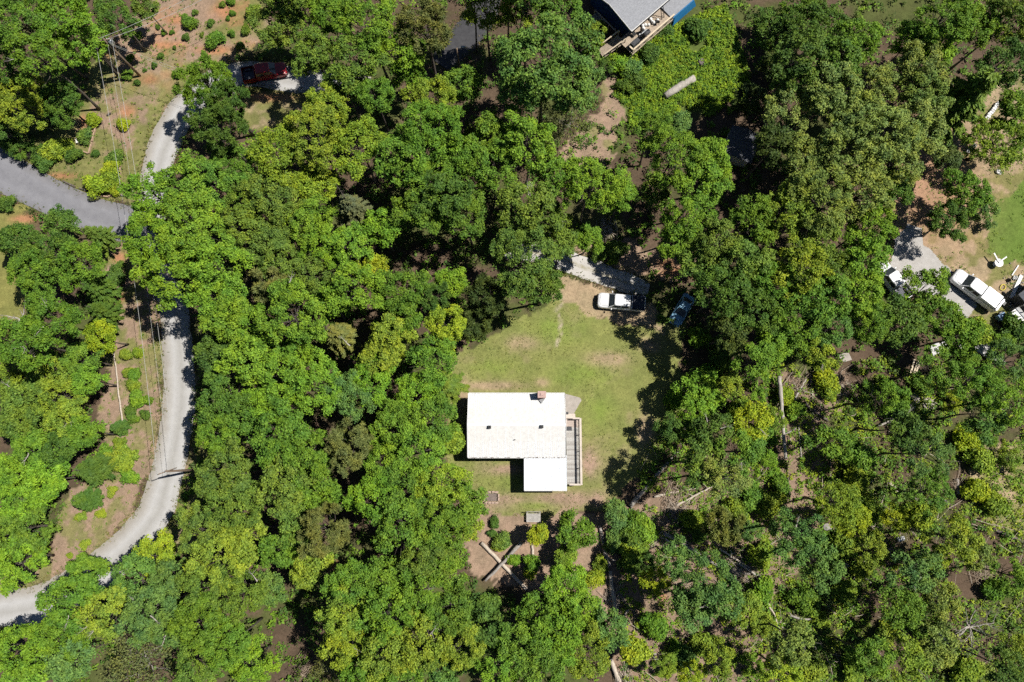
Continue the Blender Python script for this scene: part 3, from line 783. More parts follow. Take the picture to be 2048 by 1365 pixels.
618 1122 42 O y 10 | yellow-green tree above the orange clay patch
802 1056 56 O g  | green crown in the wood southwest of the fire pit
878 1056 50 O g  | green crown between fire pit and southwest wood
924 1046 34 O y 9 | yellow-green tree at the pale crossed log's upper end
852 1116 46 O o  | olive crown northwest of the crossed logs
888 1136 40 O g  | green crown beside the crossed logs' lower end
700 1166 48 O g  | green crown on the north side of the great southern canopy
772 1158 42 O g  | green crown in the great southern canopy, north-middle
690 1222 50 O y  | yellow-green crown on the west rim of the great southern canopy
772 1228 56 O g  | green crown in the middle of the great southern canopy
842 1188 50 O g x1 | green crown with a dead limb, north-east of the great southern canopy
902 1218 48 O g  | green crown on the great southern canopy's east rim
692 1280 48 O y x1 | yellow-green crown on the southwest of the great southern canopy
772 1300 54 O y  | yellow-green crown on the south of the great southern canopy
852 1278 54 O y x1 | yellow-green crown on the southeast of the great southern canopy
920 1290 46 O y  | yellow-flecked crown at the southeast corner of the great southern canopy
722 1345 42 O g  | green crown on the bottom edge below the great southern canopy
800 1352 46 O g  | green crown on the bottom edge, second below the great southern canopy
884 1332 36 O t  | blue-green crown on the bottom edge by the great southern canopy
540 1176 30 O t 8 | small blue-green tree beside the splayed white limbs
660 1346 44 B k 7 | brown-grey nearly bare tree on the bottom edge, south
972 1262 42 O d 10 | dark tree in the black shade south of the crossed logs
1002 1332 46 O b 11 | bright tree on the bottom edge, south of the crossed logs
965 1215 30 O d 6 | dark shaded tree just below the grey crossed log
1152 1062 42 O g 5.5 | bushy green tree south of the deck
1076 1071 20 O v 4 | small yellow tree standing over the wooden bench
1132 1112 20 O y 3.5 | small bright tree below the bushy one south of the deck
1230 1026 24 O t 4 | small blue-green tree next to the broken end of the white log
1132 1180 44 O b 9 | bright tree south of the deck on pink ground
1085 1228 46 O g 9.5 | green tree southeast of the crossed logs
1165 1222 40 O b 9 | bright tree west of the pale rotten log
1112 1268 54 O b 12 | bright tree in the south, between dark tree and blue-green tree
1060 1286 52 O g 12 | green tree in the south, east of the dark shaded tree
1178 1306 46 O y 11 | yellow-green tree by the fan of cut branches
1082 1346 52 O g 12 | green tree on the bottom edge, west of the fan of cut branches
1216 1256 38 O t 10 | blue-green tree above the fan of cut branches
1350 1116 34 O t 11 x1 | northern lobe-shaped blue-green tree of the south-east clump
1402 1156 58 O t 12 | largest blue-green tree of the south-east clump
1442 1196 46 O t 12 | blue-green tree on the east of the south-east clump
1382 1216 42 O t 11 x1 | blue-green tree on the south of the south-east clump
1308 1162 30 O v 7 | yellow tree beside the orange clay hole
1446 1056 38 P k 9 | olive pine north of the long grey fallen trunk
1490 1216 34 O y 8 | yellow-green tree east of the blue-green clump
1268 1302 24 O v 5 | yellow bush-like tree by the curved fallen stick
1390 776 44 O b 7 | bright young tree at the lawn's east edge
1455 770 32 O y 6 | yellow-green young tree east of the bright lawn-edge tree
1384 822 34 O b 6 x1 | bright young tree below the lawn-edge one
1350 856 34 O d 6 | dark green tree whose shadow falls on the lawn toward the deck
1424 862 42 O d x2 9 | dark green tree with a forked white dead limb
1500 846 42 O v 8 x1 | yellow-green tree east of the forked dead limb
1402 926 46 O o 13 | olive tree above the shaded grey log
1452 956 50 O p 14 | pale olive tree northeast of the shaded grey log
1484 904 44 O g 14 x1 | green tree west of the long standing-pale trunk
1512 800 26 O b 6 | bright tree beside the upper end of the long pale trunk
1512 722 40 O g 13 | green tree at the south fringe of the east wood
1640 712 36 O y 12 x1 | yellow-green tree south of the east wood's black shade
1548 700 32 O b 12 | bright tree above the upper end of the long pale trunk
1658 886 44 O g 9 | sparse sapling with pale leaf clumps in the dark hollow
1722 912 24 O g 6 | green sapling on the east rim of the dark hollow
1772 796 46 O g 11 | green tree with a tiny white bare twig star beside it
1868 742 46 O g 10 | green tree just below the white rubble slabs
1950 766 50 O g 11 | green tree on the east side, south of the rubble slabs
2018 722 46 O t 11 | blue-green tree below the dark east shed
2012 802 46 O b 11 | bright tree on the east edge, second below the dark shed
1800 850 42 O d 11 x1 | dark tree south of the concrete rubble patch
1962 832 42 O t 9 | blue-green tree beside a yellow bush in the south-east
1852 906 46 O t 11 | blue-green tree with a curved white limb in the south-east tangle
1860 984 46 O g 9 x1 | green tree north of the brushy open ground
1534 928 26 O b 9 | bright tree touching the lower part of the long pale trunk
1672 1004 50 O y 10 | yellow-olive tree south of the dark hollow, east of the green one
1590 1072 56 O t 13 x1 | big blue-green tree west of the grey boulder
1640 1126 44 O t 12 | blue-green tree south of the grey boulder
1702 1036 38 O v 7 | yellow tree east of the grey boulder
1792 1036 30 O v 6 | yellow bush-like tree north of the small white box
1902 1072 54 O y 11 | yellow-green tree west of the dark log on the east edge
1742 1104 34 O y 8 | yellow-green tree west of the small white box
1832 1136 46 O t 10 x1 | blue-green tree beside the triangular yellow bush
1876 1118 26 O v 6 | triangular yellow bush-like tree in the south-east
1942 1100 36 O p 9 | pale tree above the tangle with a white bare limb
2022 1152 38 O g 9 | green tree on the east edge below the dark log
1802 1212 42 O g 10 | green tree in the south-east, north of its pale neighbours
1882 1206 40 O p 9 | pale green tree west of the grey dead tree
1582 1282 44 O p 10 x1 | pale green tree in the southern brush
1560 1342 40 O v 8 | yellow tree on the bottom edge of the southern brush
1742 1316 42 O g 10 | green tree near the bottom edge in the south-east
1812 1316 44 O y 10 x1 | yellow-green tree near the bottom edge in the south-east
1872 1294 42 O p 9 | pale tree southwest of the grey dead tree
1960 1262 64 D s 8 | grey leafless dead tree with fine splayed twigs
2030 1292 30 O y 8 | yellow-green tree on the east edge beside the dead tree
2014 1336 38 O d 9 | dark tree in the south-east corner
1440 1318 36 O y 7 | yellow-green tree beside the long thin dark log
1382 1346 28 O v 5 | yellow bush-like tree on the bottom edge, west of the thin dark log
1330 1330 26 O y 5 | small yellow-green tree near the fan of cut branches
1012 -42 46 O g 17 | green tree just beyond the top frame edge, shading the street light's lane
1095 -50 48 O g 17 | green tree beyond the top frame edge behind the blue house's gable
585 -30 48 O o 17 | olive tree mostly beyond the top frame edge above the red pickup
530 -36 42 O g 16 | green tree mostly beyond the top frame edge at the reddish clearing's end
940 -48 44 O g 17 | green tree beyond the top frame edge at the head of the shaded lane
1055 -20 40 O d 18 | dark green tree half beyond the top frame edge near the shaded lane
'''
for ln in TREES.strip().splitlines():
    a, label = ln.split('|'); f = a.split(); dead = 0; h = None
    for q in f[5:]:
        if q[0] == 'x': dead = int(q[1:])
        else: h = float(q)
    g = {'S': 'bushes around the yards'}.get(f[3], 'trees of the woodland')
    plant(float(f[0]), float(f[1]), float(f[2]), f[3], f[4], label.strip(), h, g, dead)
# ------------------------------------------------------------------ materials of the built things
WHITE_METAL = plain('white_roof_metal', (.77, .81, .86), .5, 0, .02, .6, 0, .4)
SIDING = plain('grey_siding', (.46, .45, .42), .8); TRIM = plain('white_trim', (.72, .71, .69), .6); GLASS = plain('dark_glass', (.045, .055, .062), .08, 0, .2, 1, 0, .6)
PLANKG = plain('grey_plank', (.42, .40, .375), .85, 0, .22, 2.5, .2); PLANKT = plain('tan_plank', (.43, .35, .27), .85, 0, .2, 2.5, .2); RAILW = plain('bleached_rail', (.62, .54, .47), .8, 0, .15)
BRICK = plain('brick_masonry', (.42, .24, .20), .9, 0, .25, 9, .4); CAPM = plain('chimney_crown', (.52, .36, .32), .9, 0, .15, 5); CONC = plain('worn_concrete', (.40, .36, .32), .95, 0, .18, 1.6, .3)
SHINGLE = plain('grey_shingle', (.30, .31, .335), .95, 0, .2, 5, .5); SHINGLED = plain('dark_shingle', (.10, .105, .12), .95, 0, .25, 6, .5); BLUEWALL = plain('blue_siding', (.012, .05, .17), .6, 0, .15, 2); BLUEBR = plain('blue_tarp', (.02, .16, .36), .5, 0, .15, 2)
BLACK = plain('black_metal', (.018, .018, .02), .45); DGREY = plain('dark_cover', (.06, .062, .068), .7); STEEL = plain('galvanised_steel', (.50, .53, .55), .4, .6); WHITEP = plain('white_plastic', (.78, .78, .76), .5, 0, .08)
WOODP = bark_material('pole_wood', (.14, .10, .07), (.28, .21, .15), 3.0); TIMBER = bark_material('timber_wood', (.30, .20, .13), (.52, .38, .27), 3.0); WIRE = plain('pale_wire', (.46, .46, .44), .5); STONE = plain('fire_pit_block', (.50, .37, .30), .95, 0, .25, 5, .5)
ASH = plain('ash', (.20, .16, .14), 1.0, 0, .3, 5, .5); BLUEBIN = plain('blue_plastic', (.16, .30, .50), .5); YELLOW = plain('yellow_hose', (.75, .62, .06), .5); ROCK = plain('grey_rock', (.36, .34, .31), .95, 0, .25, 4, .6)
SLABM = plain('broken_slab', (.62, .61, .60), .9, 0, .15, 3, .3)

# ------------------------------------------------------------------ white-roofed house
def white_house():
    ze, zr = 3.0, 4.25
    A = U(937, 787.5, ze); C = U(1131, 915, ze); x0, x1, yn, ys = A.x, C.x, A.y, C.y; yr = (yn + ys) / 2
    t = thing('house', 'L-shaped house with bright white metal roof on the lawn', 'house', ((x0 + x1) / 2, yr, 0)); o = Vector((t.location.x, t.location.y, 0))
    X0, X1, YN, YS = x0 - o.x, x1 - o.x, yn - yr, ys - yr; i = .38
    w = MB(); w.prism([(X0 + i, YS + i), (X1 - i, YS + i), (X1 - i, YN - i), (X0 + i, YN - i)], -.2, ze - .04)
    for xx in (X0 + i, X1 - i - .12): w.add([(xx, YS + i, ze - .04), (xx, YN - i, ze - .04), (xx, 0, zr - .12), (xx + .12, YS + i, ze - .04), (xx + .12, YN - i, ze - .04), (xx + .12, 0, zr - .12)], [(0, 2, 1), (3, 4, 5), (0, 3, 5, 2), (1, 2, 5, 4), (0, 1, 4, 3)])
    w.build('wall', SIDING, t)
    sl = math.hypot(YN, zr - ze); ang = math.atan2(zr - ze, YN); n = 13; pw = (X1 - X0) / n
    def panel_mesh(L, name):
        mb = MB(); prof = [(0, 0)]
        for k in range(4):
            c = (k + .5) / 4 * pw; prof += [(c - .035, 0), (c - .018, .022), (c + .018, .022), (c + .035, 0)]
        prof = [(0, .03), (.02, .03), (.045, 0)] + prof[1:] + [(pw - .045, 0), (pw - .02, .028), (pw - .004, .028)]; m = len(prof)
        vs = [(px, 0, pz) for px, pz in prof] + [(px, L, pz) for px, pz in prof] + [(prof[0][0], 0, -.012), (prof[-1][0], 0, -.012), (prof[0][0], L, -.012), (prof[-1][0], L, -.012)]
        fs = [(k, k + 1, m + k + 1, m + k) for k in range(m - 1)] + [(2 * m, 2 * m + 2, 2 * m + 3, 2 * m + 1), (0, m, 2 * m + 2, 2 * m), (m - 1, 2 * m + 1, 2 * m + 3, 2 * m - 1)]
        return mb.add(vs, fs).mesh(name, WHITE_METAL)
    roof = MB()
    for s in (1, -1):
        e = YN * s; roof.slab([(X0 + .05, e * .985, ze - .03), (X1 - .05, e * .985, ze - .03), (X1 - .05, 0, zr - .03), (X0 + .05, 0, zr - .03)][::s], .06)
    rf = roof.build('roof', TRIM, t); pm = panel_mesh(sl, 'roof_panel')
    for k in range(n):
        for s in (-1, 1):
            p = link('roof_panel', pm, rf, (X0 + k * pw if s < 0 else X0 + (k + 1) * pw, YS if s < 0 else YN, ze)); p.rotation_euler = (ang, 0, 0 if s < 0 else math.pi)
    MB().add([(X0 - .03, -.18, zr - .03), (X1 + .03, -.18, zr - .03), (X1 + .03, 0, zr + .045), (X0 - .03, 0, zr + .045), (X1 + .03, .18, zr - .03), (X0 - .03, .18, zr - .03)], [(0, 1, 2, 3), (3, 2, 4, 5)]).build('ridge_cap', WHITE_METAL, rf)
    for s, y in ((1, YN + .02), (-1, YS - .02)): MB().box(((X0 + X1) / 2, y + .04 * s, ze - .07), (X1 - X0, .11, .11), bev=.02).build('gutter', TRIM, rf)
    for xx in (X0 - .025, X1 + .025):
        for s in (1, -1): MB().beam((xx, YN * s, ze + .01), (xx, 0, zr + .01), .06, .1).build('rake_trim', TRIM, rf)
    c = U(1083.5, 789.5, 4.5) - o; ch = MB().box((c.x, c.y, 3.75), (.9, .72, 1.65), bev=.01).build('chimney', BRICK, rf)
    c2 = MB().box((c.x, c.y, 4.61), (.98, .80, .08), bev=.02); c2.box((c.x, c.y, 4.70), (.34, .3, .1)); c2.build('chimney_cap', CAPM, t)
    MB().add([(c.x - .45, c.y - .37, 3.38), (c.x + .45, c.y - .37, 3.38), (c.x, c.y - 1.0, 3.62)], [(2, 1, 0)]).build('flashing', STEEL, rf)
    for px, py, sz in ((979, 855, .3), (1083.5, 854, .3)):
        q = U(px, py, 4.25) - o; v = MB().box((q.x, q.y, 4.28), (sz, sz, .26), taper=.8); v.box((q.x, q.y, 4.43), (sz + .08, sz + .08, .05)); v.build('roof_vent', BLACK, rf)
    q = U(1030, 880, 3.7) - o; MB().cyl((q.x, q.y, 3.5), (q.x, q.y, 4.0), .06, n=10).build('vent_pipe', BLACK, rf)
    r = random.Random(3); lit = MB()                                    # leaves caught in the south gutter and at the wing junction
    for k in range(70):
        xx = r.uniform(X0, X1); lit.box((xx, YS - .02 + r.uniform(-.05, .06), ze + .005), (r.uniform(.05, .22), r.uniform(.04, .09), .03), rz=r.uniform(-.4, .4))
    for k in range(10): lit.box((r.uniform(X0, X0 + 4), YN - .03, ze + .01), (r.uniform(.05, .15), .05, .03))
    lit.build('gutter_leaves', ASH, rf)['kind'] = 'stuff'
    # wing with its own lower roof
    a = U(1048, 917, 2.8); b = U(1134, 981, 2.7); wx0, wx1, wy1, wy0 = a.x - o.x, b.x - o.x, YS + .25, b.y - o.y
    MB().prism([(wx0 + .3, wy0 + .3), (wx1 - .3, wy0 + .3), (wx1 - .3, YS + i - .01), (wx0 + .3, YS + i - .01)], -.2, 2.6).build('wing_wall', SIDING, t)
    wr = MB().slab([(wx0 + .03, wy0 + .03, 2.655), (wx1 - .03, wy0 + .03, 2.655), (wx1 - .03, wy1, 2.79), (wx0 + .03, wy1, 2.79)], .06).build('wing_roof', TRIM, t)
    L = math.hypot(wy1 - wy0, .135); pw2 = (wx1 - wx0) / 6; pm2 = panel_mesh(L, 'wing_panel')
    for k in range(6):
        p = link('roof_panel', pm2, wr, (wx0 + k * pw2, wy0, 2.68)); p.rotation_euler = (math.atan2(.135, wy1 - wy0), 0, 0); p.scale = (pw2 / pw, 1, 1)
    MB().box(((wx0 + wx1) / 2, wy0 - .05, 2.62), (wx1 - wx0, .1, .1), bev=.02).build('gutter', TRIM, wr)
    # openings in the walls
    for nm, (cx, cy, cz), (sx, sy, sz), m in (('window', (X0 + 2.5, YS + i - .02, 1.6), (1.1, .08, 1.0), GLASS), ('window', (X0 + i - .02, 1.2, 1.6), (.08, 1.1, 1.0), GLASS), ('window', (X0 + i - .02, -1.4, 1.6), (.08, .9, 1.0), GLASS), ('window', (X0 + 3, YN - i + .02, 1.6), (1.2, .08, 1.1), GLASS), ('window', (X1 - 4.4, YN - i + .02, 1.6), (1.2, .08, 1.1), GLASS), ('door', (X1 - i + .02, -.4, 1.65), (.08, .95, 2.05), TRIM), ('window', (X1 - i + .02, -2.4, 1.7), (.08, 1.2, 1.0), GLASS)):
        ob = MB().box((cx, cy, cz), (sx, sy, sz)).build(nm, m, t)
        if nm == 'window': MB().box((cx, cy, cz - sz / 2 - .05), (sx + .14, sy + .08, .07)).build('sill', TRIM, ob)
    return t
white_house()

def porch_deck():
    zd = .55; a = U(1132.5, 838, zd); b = U(1162, 969, zd); x0, x1, y1, y0 = a.x, b.x, a.y, b.y
    t = thing('deck', 'weathered grey wooden deck with railing along the white-roofed house', 'deck', ((x0 + x1) / 2, (y0 + y1) / 2, 0)); o = t.location
    X0, X1, Y0, Y1 = x0 - o.x, x1 - o.x, y0 - o.y, y1 - o.y; n = int((Y1 - Y0) / .15); st = (Y1 - Y0) / n; r = random.Random(8)
    pm = [MB().box((0, 0, 0), (X1 - X0, st - .012, .036)).mesh('plank', m) for m in (PLANKG, plain('grey_plank_dark', (.35, .33, .31), .9, 0, .2), plain('grey_plank_light', (.50, .485, .46), .85, 0, .2), plain('reddish_plank', (.50, .41, .36), .85, 0, .2))]
    for k in range(n):
        red = k > n * .86; link('plank', pm[3] if red else pm[r.choice((0, 0, 0, 1, 2, 2))], t, (0, Y0 + (k + .5) * st, zd + r.uniform(-.003, .003)))
    for y in (Y0 + .3, Y0 + 2.4, (Y0 + Y1) / 2, Y1 - 2.4, Y1 - .3): MB().box((0, y, zd - .1), (X1 - X0 - .1, .06, .15)).build('joist', PLANKT, t)
    pys = [Y0 + .06, Y0 + (Y1 - Y0) * .25, (Y0 + Y1) / 2, Y0 + (Y1 - Y0) * .75, Y1 - .06]; xr = X1 - .06
    for y in pys: MB().box((xr, y, .75), (.1, .1, 1.5)).build('post', RAILW, t)
    MB().box((xr + .02, 0, 1.535), (.24, Y1 - Y0 + .1, .045)).build('top_rail', RAILW, t); MB().box((xr, 0, .72), (.05, Y1 - Y0, .09)).build('bottom_rail', RAILW, t)
    bm = MB().box((0, 0, 0), (.035, .035, .76)).mesh('baluster', RAILW); nb = int((Y1 - Y0) / .16)
    for k in range(nb): link('baluster', bm, t, (xr, Y0 + (k + .5) * (Y1 - Y0) / nb, 1.12))
    for y, xa in ((Y1 + .0, X0 + .55), (Y0 - .0, X0 + .05)):
        MB().box(((xa + X1) / 2, y, 1.535), (X1 - xa - .3, .2, .045)).build('top_rail', RAILW, t); MB().box(((xa + X1) / 2, y, .95), (X1 - xa - .3, .05, .09)).build('rail', RAILW, t)
    for k in range(2): MB().box((X0 + .5, Y1 + .2 + k * .3, .36 - k * .18), (1.3, .3, .05)).build('step', RAILW, t)
    tag(MB().box((0, 0, .02), (.75, .5, .04), bev=.01).build('door_mat', DGREY, None, (o.x + X0 + .28, o.y + Y1 - 1.2, zd + .02)), 'small dark door mat on the deck beside the house wall', 'mat')
porch_deck()
pad = [U(1131, 788), U(1160, 796), U(1163, 801), U(1151, 822), U(1145, 832), U(1131, 832)]
structure(MB().prism([(p.x, p.y) for p in pad][::-1], -.1, .05).build('patio', CONC))
q = U(1134, 827); tag(MB().box((0, 0, .15), (.3, .3, .3), bev=.03).build('flower_pot', DGREY, None, (q.x, q.y, .05)), 'small dark square pot on the patio beside the deck steps', 'pot')

def fire_pit():
    c = U(983, 995); t = thing('fire_pit', 'rectangular fire pit of reddish stacked blocks in the backyard', 'fire pit', c); r = random.Random(4); W, D = 1.75, 1.25
    bm = [MB().box((0, 0, 0), (.36 + .03 * k, .2, .15), bev=.03).mesh('block', STONE) for k in range(2)]
    for lay in range(2):
        for s in (-1, 1):
            for k in range(4): link('block', r.choice(bm), t, (-W / 2 + .24 + k * .42 + r.uniform(-.02, .02), s * D / 2 + r.uniform(-.03, .03), .075 + .152 * lay), (0, 0, r.uniform(-.1, .1)))
            for k in range(2): link('block', r.choice(bm), t, (s * W / 2 + r.uniform(-.03, .03), -.22 + k * .44, .075 + .152 * lay), (0, 0, 1.57 + r.uniform(-.12, .12)))
    a = MB(); a.prism([(-.72, -.46), (.72, -.46), (.72, .46), (-.72, .46)], 0, .05); a.build('ash_bed', ASH, t)
fire_pit()
def bench():
    c = U(1067, 1034, .5); t = thing('wooden_bench', 'weathered wooden bench at the south edge of the backyard', 'bench', (c.x, c.y, 0))
    for k in range(6): MB().box((0, -.55 + k * .17, .46), (1.7, .155, .04)).build('slat', PLANKG, t)
    for k in range(2): MB().box((0, .58 + .05 * k, .72 + .2 * k), (1.72, .04, .17)).build('backrest_slat', PLANKG, t)
    for sx in (-1, 1):
        for y in (-.5, .42): MB().box((sx * .78, y, .22), (.09, .09, .44)).build('leg', PLANKG, t)
        MB().box((sx * .78, .54, .55), (.08, .06, 1.05)).build('back_post', PLANKG, t)
bench()

# ------------------------------------------------------------------ blue house, its deck and annex
def blue_house():
    ze, zr = 4.0, 4.9
    A = U(1263, 62, ze); B = U(1334, 1, ze); e1 = (B - A); rz = math.atan2(e1.y, e1.x); L = 9.6; half = 4.3
    t = thing('house', 'blue house with grey shingle roof at the top frame edge', 'house', (A.x, A.y, 0), rz)
    w = MB(); w.prism([(1.1, 1.15), (L - .3, 1.15), (L - .3, 2 * half - .35), (1.1, 2 * half - .35)], -.2, ze - .05)
    for xx in (1.1, L - .42): w.add([(xx, 1.15, ze + .1), (xx, 2 * half - .35, ze - .05), (xx, half, zr - .1), (xx + .12, 1.15, ze + .1), (xx + .12, 2 * half - .35, ze - .05), (xx + .12, half, zr - .1)], [(0, 2, 1), (3, 4, 5), (0, 3, 5, 2), (1, 2, 5, 4)])
    w.build('wall', BLUEWALL, t)
    r = MB(); r.slab([(0, 0, ze), (L, 0, ze), (L, half, zr), (0, half, zr)], .09); r.slab([(L, 2 * half, ze), (0, 2 * half, ze), (0, half, zr), (L, half, zr)], .09)
    rf = r.build('roof', SHINGLE, t)
    # shingle courses, each row a strip standing proud of the one above
    for k in range(15):
        f0, f1 = k / 15, (k + 1) / 15; d = .018
        MB().slab([(-.02, f0 * half, ze + f0 * (zr - ze) + d), (L + .02, f0 * half, ze + f0 * (zr - ze) + d), (L + .02, f1 * half + .02, ze + f1 * (zr - ze) + .006), (-.02, f1 * half + .02, ze + f1 * (zr - ze) + .006)], .012).build('shingle_course', SHINGLE, rf)
    for y0, y1, z0, z1 in ((-.03, half, ze - .03, zr - .03), (2 * half + .03, half, ze - .03, zr - .03)): MB().beam((-.06, y0, z0), (-.06, y1, z1), .05, .16).build('fascia', TRIM, rf)
    MB().box((L / 2, -.05, ze - .08), (L, .1, .1)).build('gutter', TRIM, rf)
    for x in (2.2, 5.6): MB().box((x, 1.13, 2.6), (1.0, .06, 1.0)).build('window', GLASS, t)
    MB().box((4, 1.13, 2.5), (.9, .06, 1.95)).build('door', TRIM, t)
    return t, rz, A
BH, BRZ, BA = blue_house()
R2 = Matrix.Rotation(BRZ, 3, 'Z')
def deck_b():
    zd = 1.45; c0 = U(1265.5, 99, zd + .95); c1 = U(1349, 30, zd + .95); inv = R2.inverted(); a = inv @ (c0 - Vector((BA.x, BA.y, 0))); b = inv @ (c1 - Vector((BA.x, BA.y, 0)))
    x0, x1 = a.x, b.x; y0 = (a.y + b.y) / 2; y1 = 1.1
    t = thing('deck', 'raised tan wooden deck along the blue house, cluttered with things', 'deck', (BA.x, BA.y, 0), BRZ)
    n = int((y1 - y0) / .15); st = (y1 - y0) / n; pm = MB().box((0, 0, 0), (x1 - x0, st - .012, .036)).mesh('plank', PLANKT)
    for k in range(n): link('plank', pm, t, ((x0 + x1) / 2, y0 + (k + .5) * st, zd))
    m = 6
    for k in range(m + 1):
        x = x0 + .06 + (x1 - x0 - .12) * k / m; MB().box((x, y0, (zd + .95) / 2), (.1, .1, zd + .95)).build('post', PLANKT, t)
    MB().box(((x0 + x1) / 2, y0 - .01, zd + .97), (x1 - x0 + .1, .2, .04)).build('top_rail', PALEWOOD, t); MB().box(((x0 + x1) / 2, y0 - .08, zd - .1), (x1 - x0, .05, .22)).build('rim_joist', PALEWOOD, t)
    MB().box((x0, (y0 + y1) / 2 - 1.0, zd + .97), (.2, (y1 - y0) - 2.0, .04)).build('top_rail', PALEWOOD, t)
    nb = int((x1 - x0) / .3); bm = MB().box((0, 0, 0), (.03, .03, .85)).mesh('baluster', PLANKT)
    for k in range(nb): link('baluster', bm, t, (x0 + (k + .5) * (x1 - x0) / nb, y0, zd + .5))
    W = lambda x, y, z: tuple(R2 @ Vector((x, y, 0)) + Vector((BA.x, BA.y, z)))
    # covered smoker, barrel grill, chairs, bags, ladder
    g = thing('covered_grill', 'angular dark covered grill at the corner of the blue house deck', 'grill', W(x0 + 1.0, y0 + .62, zd + .02), BRZ)
    MB().box((0, 0, .5), (1.5, .75, 1.0), taper=.82).build('cover', DGREY, g); MB().box((0, 0, 1.02), (1.15, .5, .08), taper=.7).build('lid', DGREY, g); MB().box((-.86, 0, .75), (.22, .5, .05)).build('side_shelf', DGREY, g)
    g = thing('barrel_grill', 'grey barrel grill beside the deck rail of the blue house', 'grill', W(x0 + 3.0, y0 + .55, zd + .02), BRZ)
    MB().cyl((-.5, 0, .85), (.5, 0, .85), .3, n=18).build('barrel', DGREY, g); MB().box((0, .36, .82), (1.0, .2, .03)).build('shelf', STEEL, g); MB().cyl((.35, 0, 1.1), (.35, 0, 1.5), .05, n=8).build('chimney', BLACK, g)
    for sx in (-.4, .4):
        for sy in (-.2, .2): MB().cyl((sx, sy, 0), (sx, sy, .7), .025, n=6).build('leg', BLACK, g)
    rr = random.Random(6)
    for k in range(9):
        x = x0 + 2.6 + rr.uniform(0, 3.4); y = y0 + 1.15 + rr.uniform(0, .9); s = rr.uniform(.35, .62); bm2 = MB(); ph = [rr.uniform(.75, 1.2) for _ in range(40)]
        rings = [[(s / 2 * q * math.cos(j * .785) * ph[j + i * 8], s / 2 * q * math.sin(j * .785) * ph[j + i * 8], s * hz) for j in range(8)] for i, (q, hz) in enumerate(((.8, 0), (1, .3), (.85, .6), (.4, .78)))]
        bm2.loft(rings, smooth=True); tag(bm2.build('sack', WHITEP, None, W(x, y, zd + .02)), 'crumpled white bag heaped on the deck of the blue house', 'bag', 'white bags on the deck')
    for k, (dx, dy) in enumerate(((2.0, 1.7), (3.2, 1.35), (5.5, .9))):
        ch = thing('folding_chair', ('dark folding chair nearest the eave corner on the blue house deck', 'dark folding chair between the white bags and the barrel grill', 'dark folding chair at the far rail end of the blue house deck')[k], 'chair', W(x0 + dx, y0 + dy, zd + .02), BRZ + k * 1.3, 'chairs on the blue house deck')
        MB().box((0, 0, .44), (.46, .44, .04)).build('seat', BLACK, ch); MB().box((0, .23, .7), (.46, .04, .45)).build('backrest', BLACK, ch)
        for sx in (-.2, .2):
            for sy in (-.18, .18): MB().cyl((sx, sy, 0), (sx, sy, .43), .018, n=6).build('leg', BLACK, ch)
    ld = thing('ladder', 'dark ladder leaning on the blue house eave above the deck', 'ladder', W(x1 - .9, y0 + 1.3, zd + .02), BRZ)
    for sx in (-.22, .22): MB().beam((sx, -.4, 0), (sx, .75, 2.6), .05, .08).build('stile', BLACK, ld)
    for k in range(9): f = (k + .5) / 9; MB().cyl((-.22, -.4 + 1.15 * f, 2.6 * f), (.22, -.4 + 1.15 * f, 2.6 * f), .025, n=6).build('rung', BLACK, ld)
    # annex further along the same front, seen by its pale roof and bright blue side
    zt = 1.6; q0 = inv @ (U(1366, 20, zt) - Vector((BA.x, BA.y, 0))); an = thing('annex', 'small blue-sided annex with pale roof next to the blue house', 'building', W(q0.x, q0.y, 0), BRZ)
    MB().prism([(-1.8, 0), (2.2, 0), (2.2, 3.6), (-1.8, 3.6)], 0, zt - .06).build('wall', BLUEBR, an); MB().slab([(-2.0, .15, zt), (2.0, .15, zt), (2.0, 3.8, zt + .3), (-2.0, 3.8, zt + .3)], .08).build('roof', SHINGLE, an)
    MB().slab([(-1.9, -.35, .3), (2.6, -.35, .3), (2.3, -.03, 1.3), (-1.5, -.03, 1.3)], .03).build('tarp', BLUEBR, an)
    # ramp down from the deck corner
    rp = thing('ramp', 'tan boarded ramp with handrails going down from the blue house deck', 'ramp'); h0, h1 = zd, .35
    a0, a1 = U(1222, 76, h0), U(1246, 82, h0); b0, b1 = U(1193, 101, h1), U(1197, 121, h1); nn = 22
    P0, P1 = U(1236, 70, h0), U(1249, 86, h0); Q0, Q1 = U(1196, 100, h1), U(1207, 117, h1)
    for k in range(nn):
        f, f2 = k / nn, (k + .92) / nn; MB().slab([P0.lerp(Q0, f), P0.lerp(Q0, f2), P1.lerp(Q1, f2), P1.lerp(Q1, f)], .04).build('board', PLANKT, rp)
    up = Vector((0, 0, .92))
    for a, b in ((P0, Q0), (P1, Q1)):
        MB().beam(a + up, b + up, .16, .05).build('handrail', PALEWOOD, rp)
        for k in range(4): p = a.lerp(b, k / 3); MB().box((p.x, p.y, (p.z + .92) / 2), (.09, .09, p.z + .92)).build('post', PLANKT, rp)
    hr = thing('handrail_fence', 'single tan wooden handrail slanting past the blue house gable', 'handrail'); p, q = U(1190, 20, 1.4), U(1232, 63, 1.4)
    MB().beam(p, q, .16, .07).build('rail', PALEWOOD, hr)
    for k in range(4): s = p.lerp(q, k / 3); MB().box((s.x, s.y, .68), (.1, .1, 1.36)).build('post', PALEWOOD, hr)
    pd = [U(1178, 40), U(1192, 26), U(1212, 44), U(1205, 52), U(1180, 52)]; structure(MB().prism([(v.x, v.y) for v in pd][::-1], -.1, .06).build('concrete_pad', CONC))
PALEWOOD = plain('pale_new_wood', (.66, .55, .40), .8, 0, .12)
deck_b()

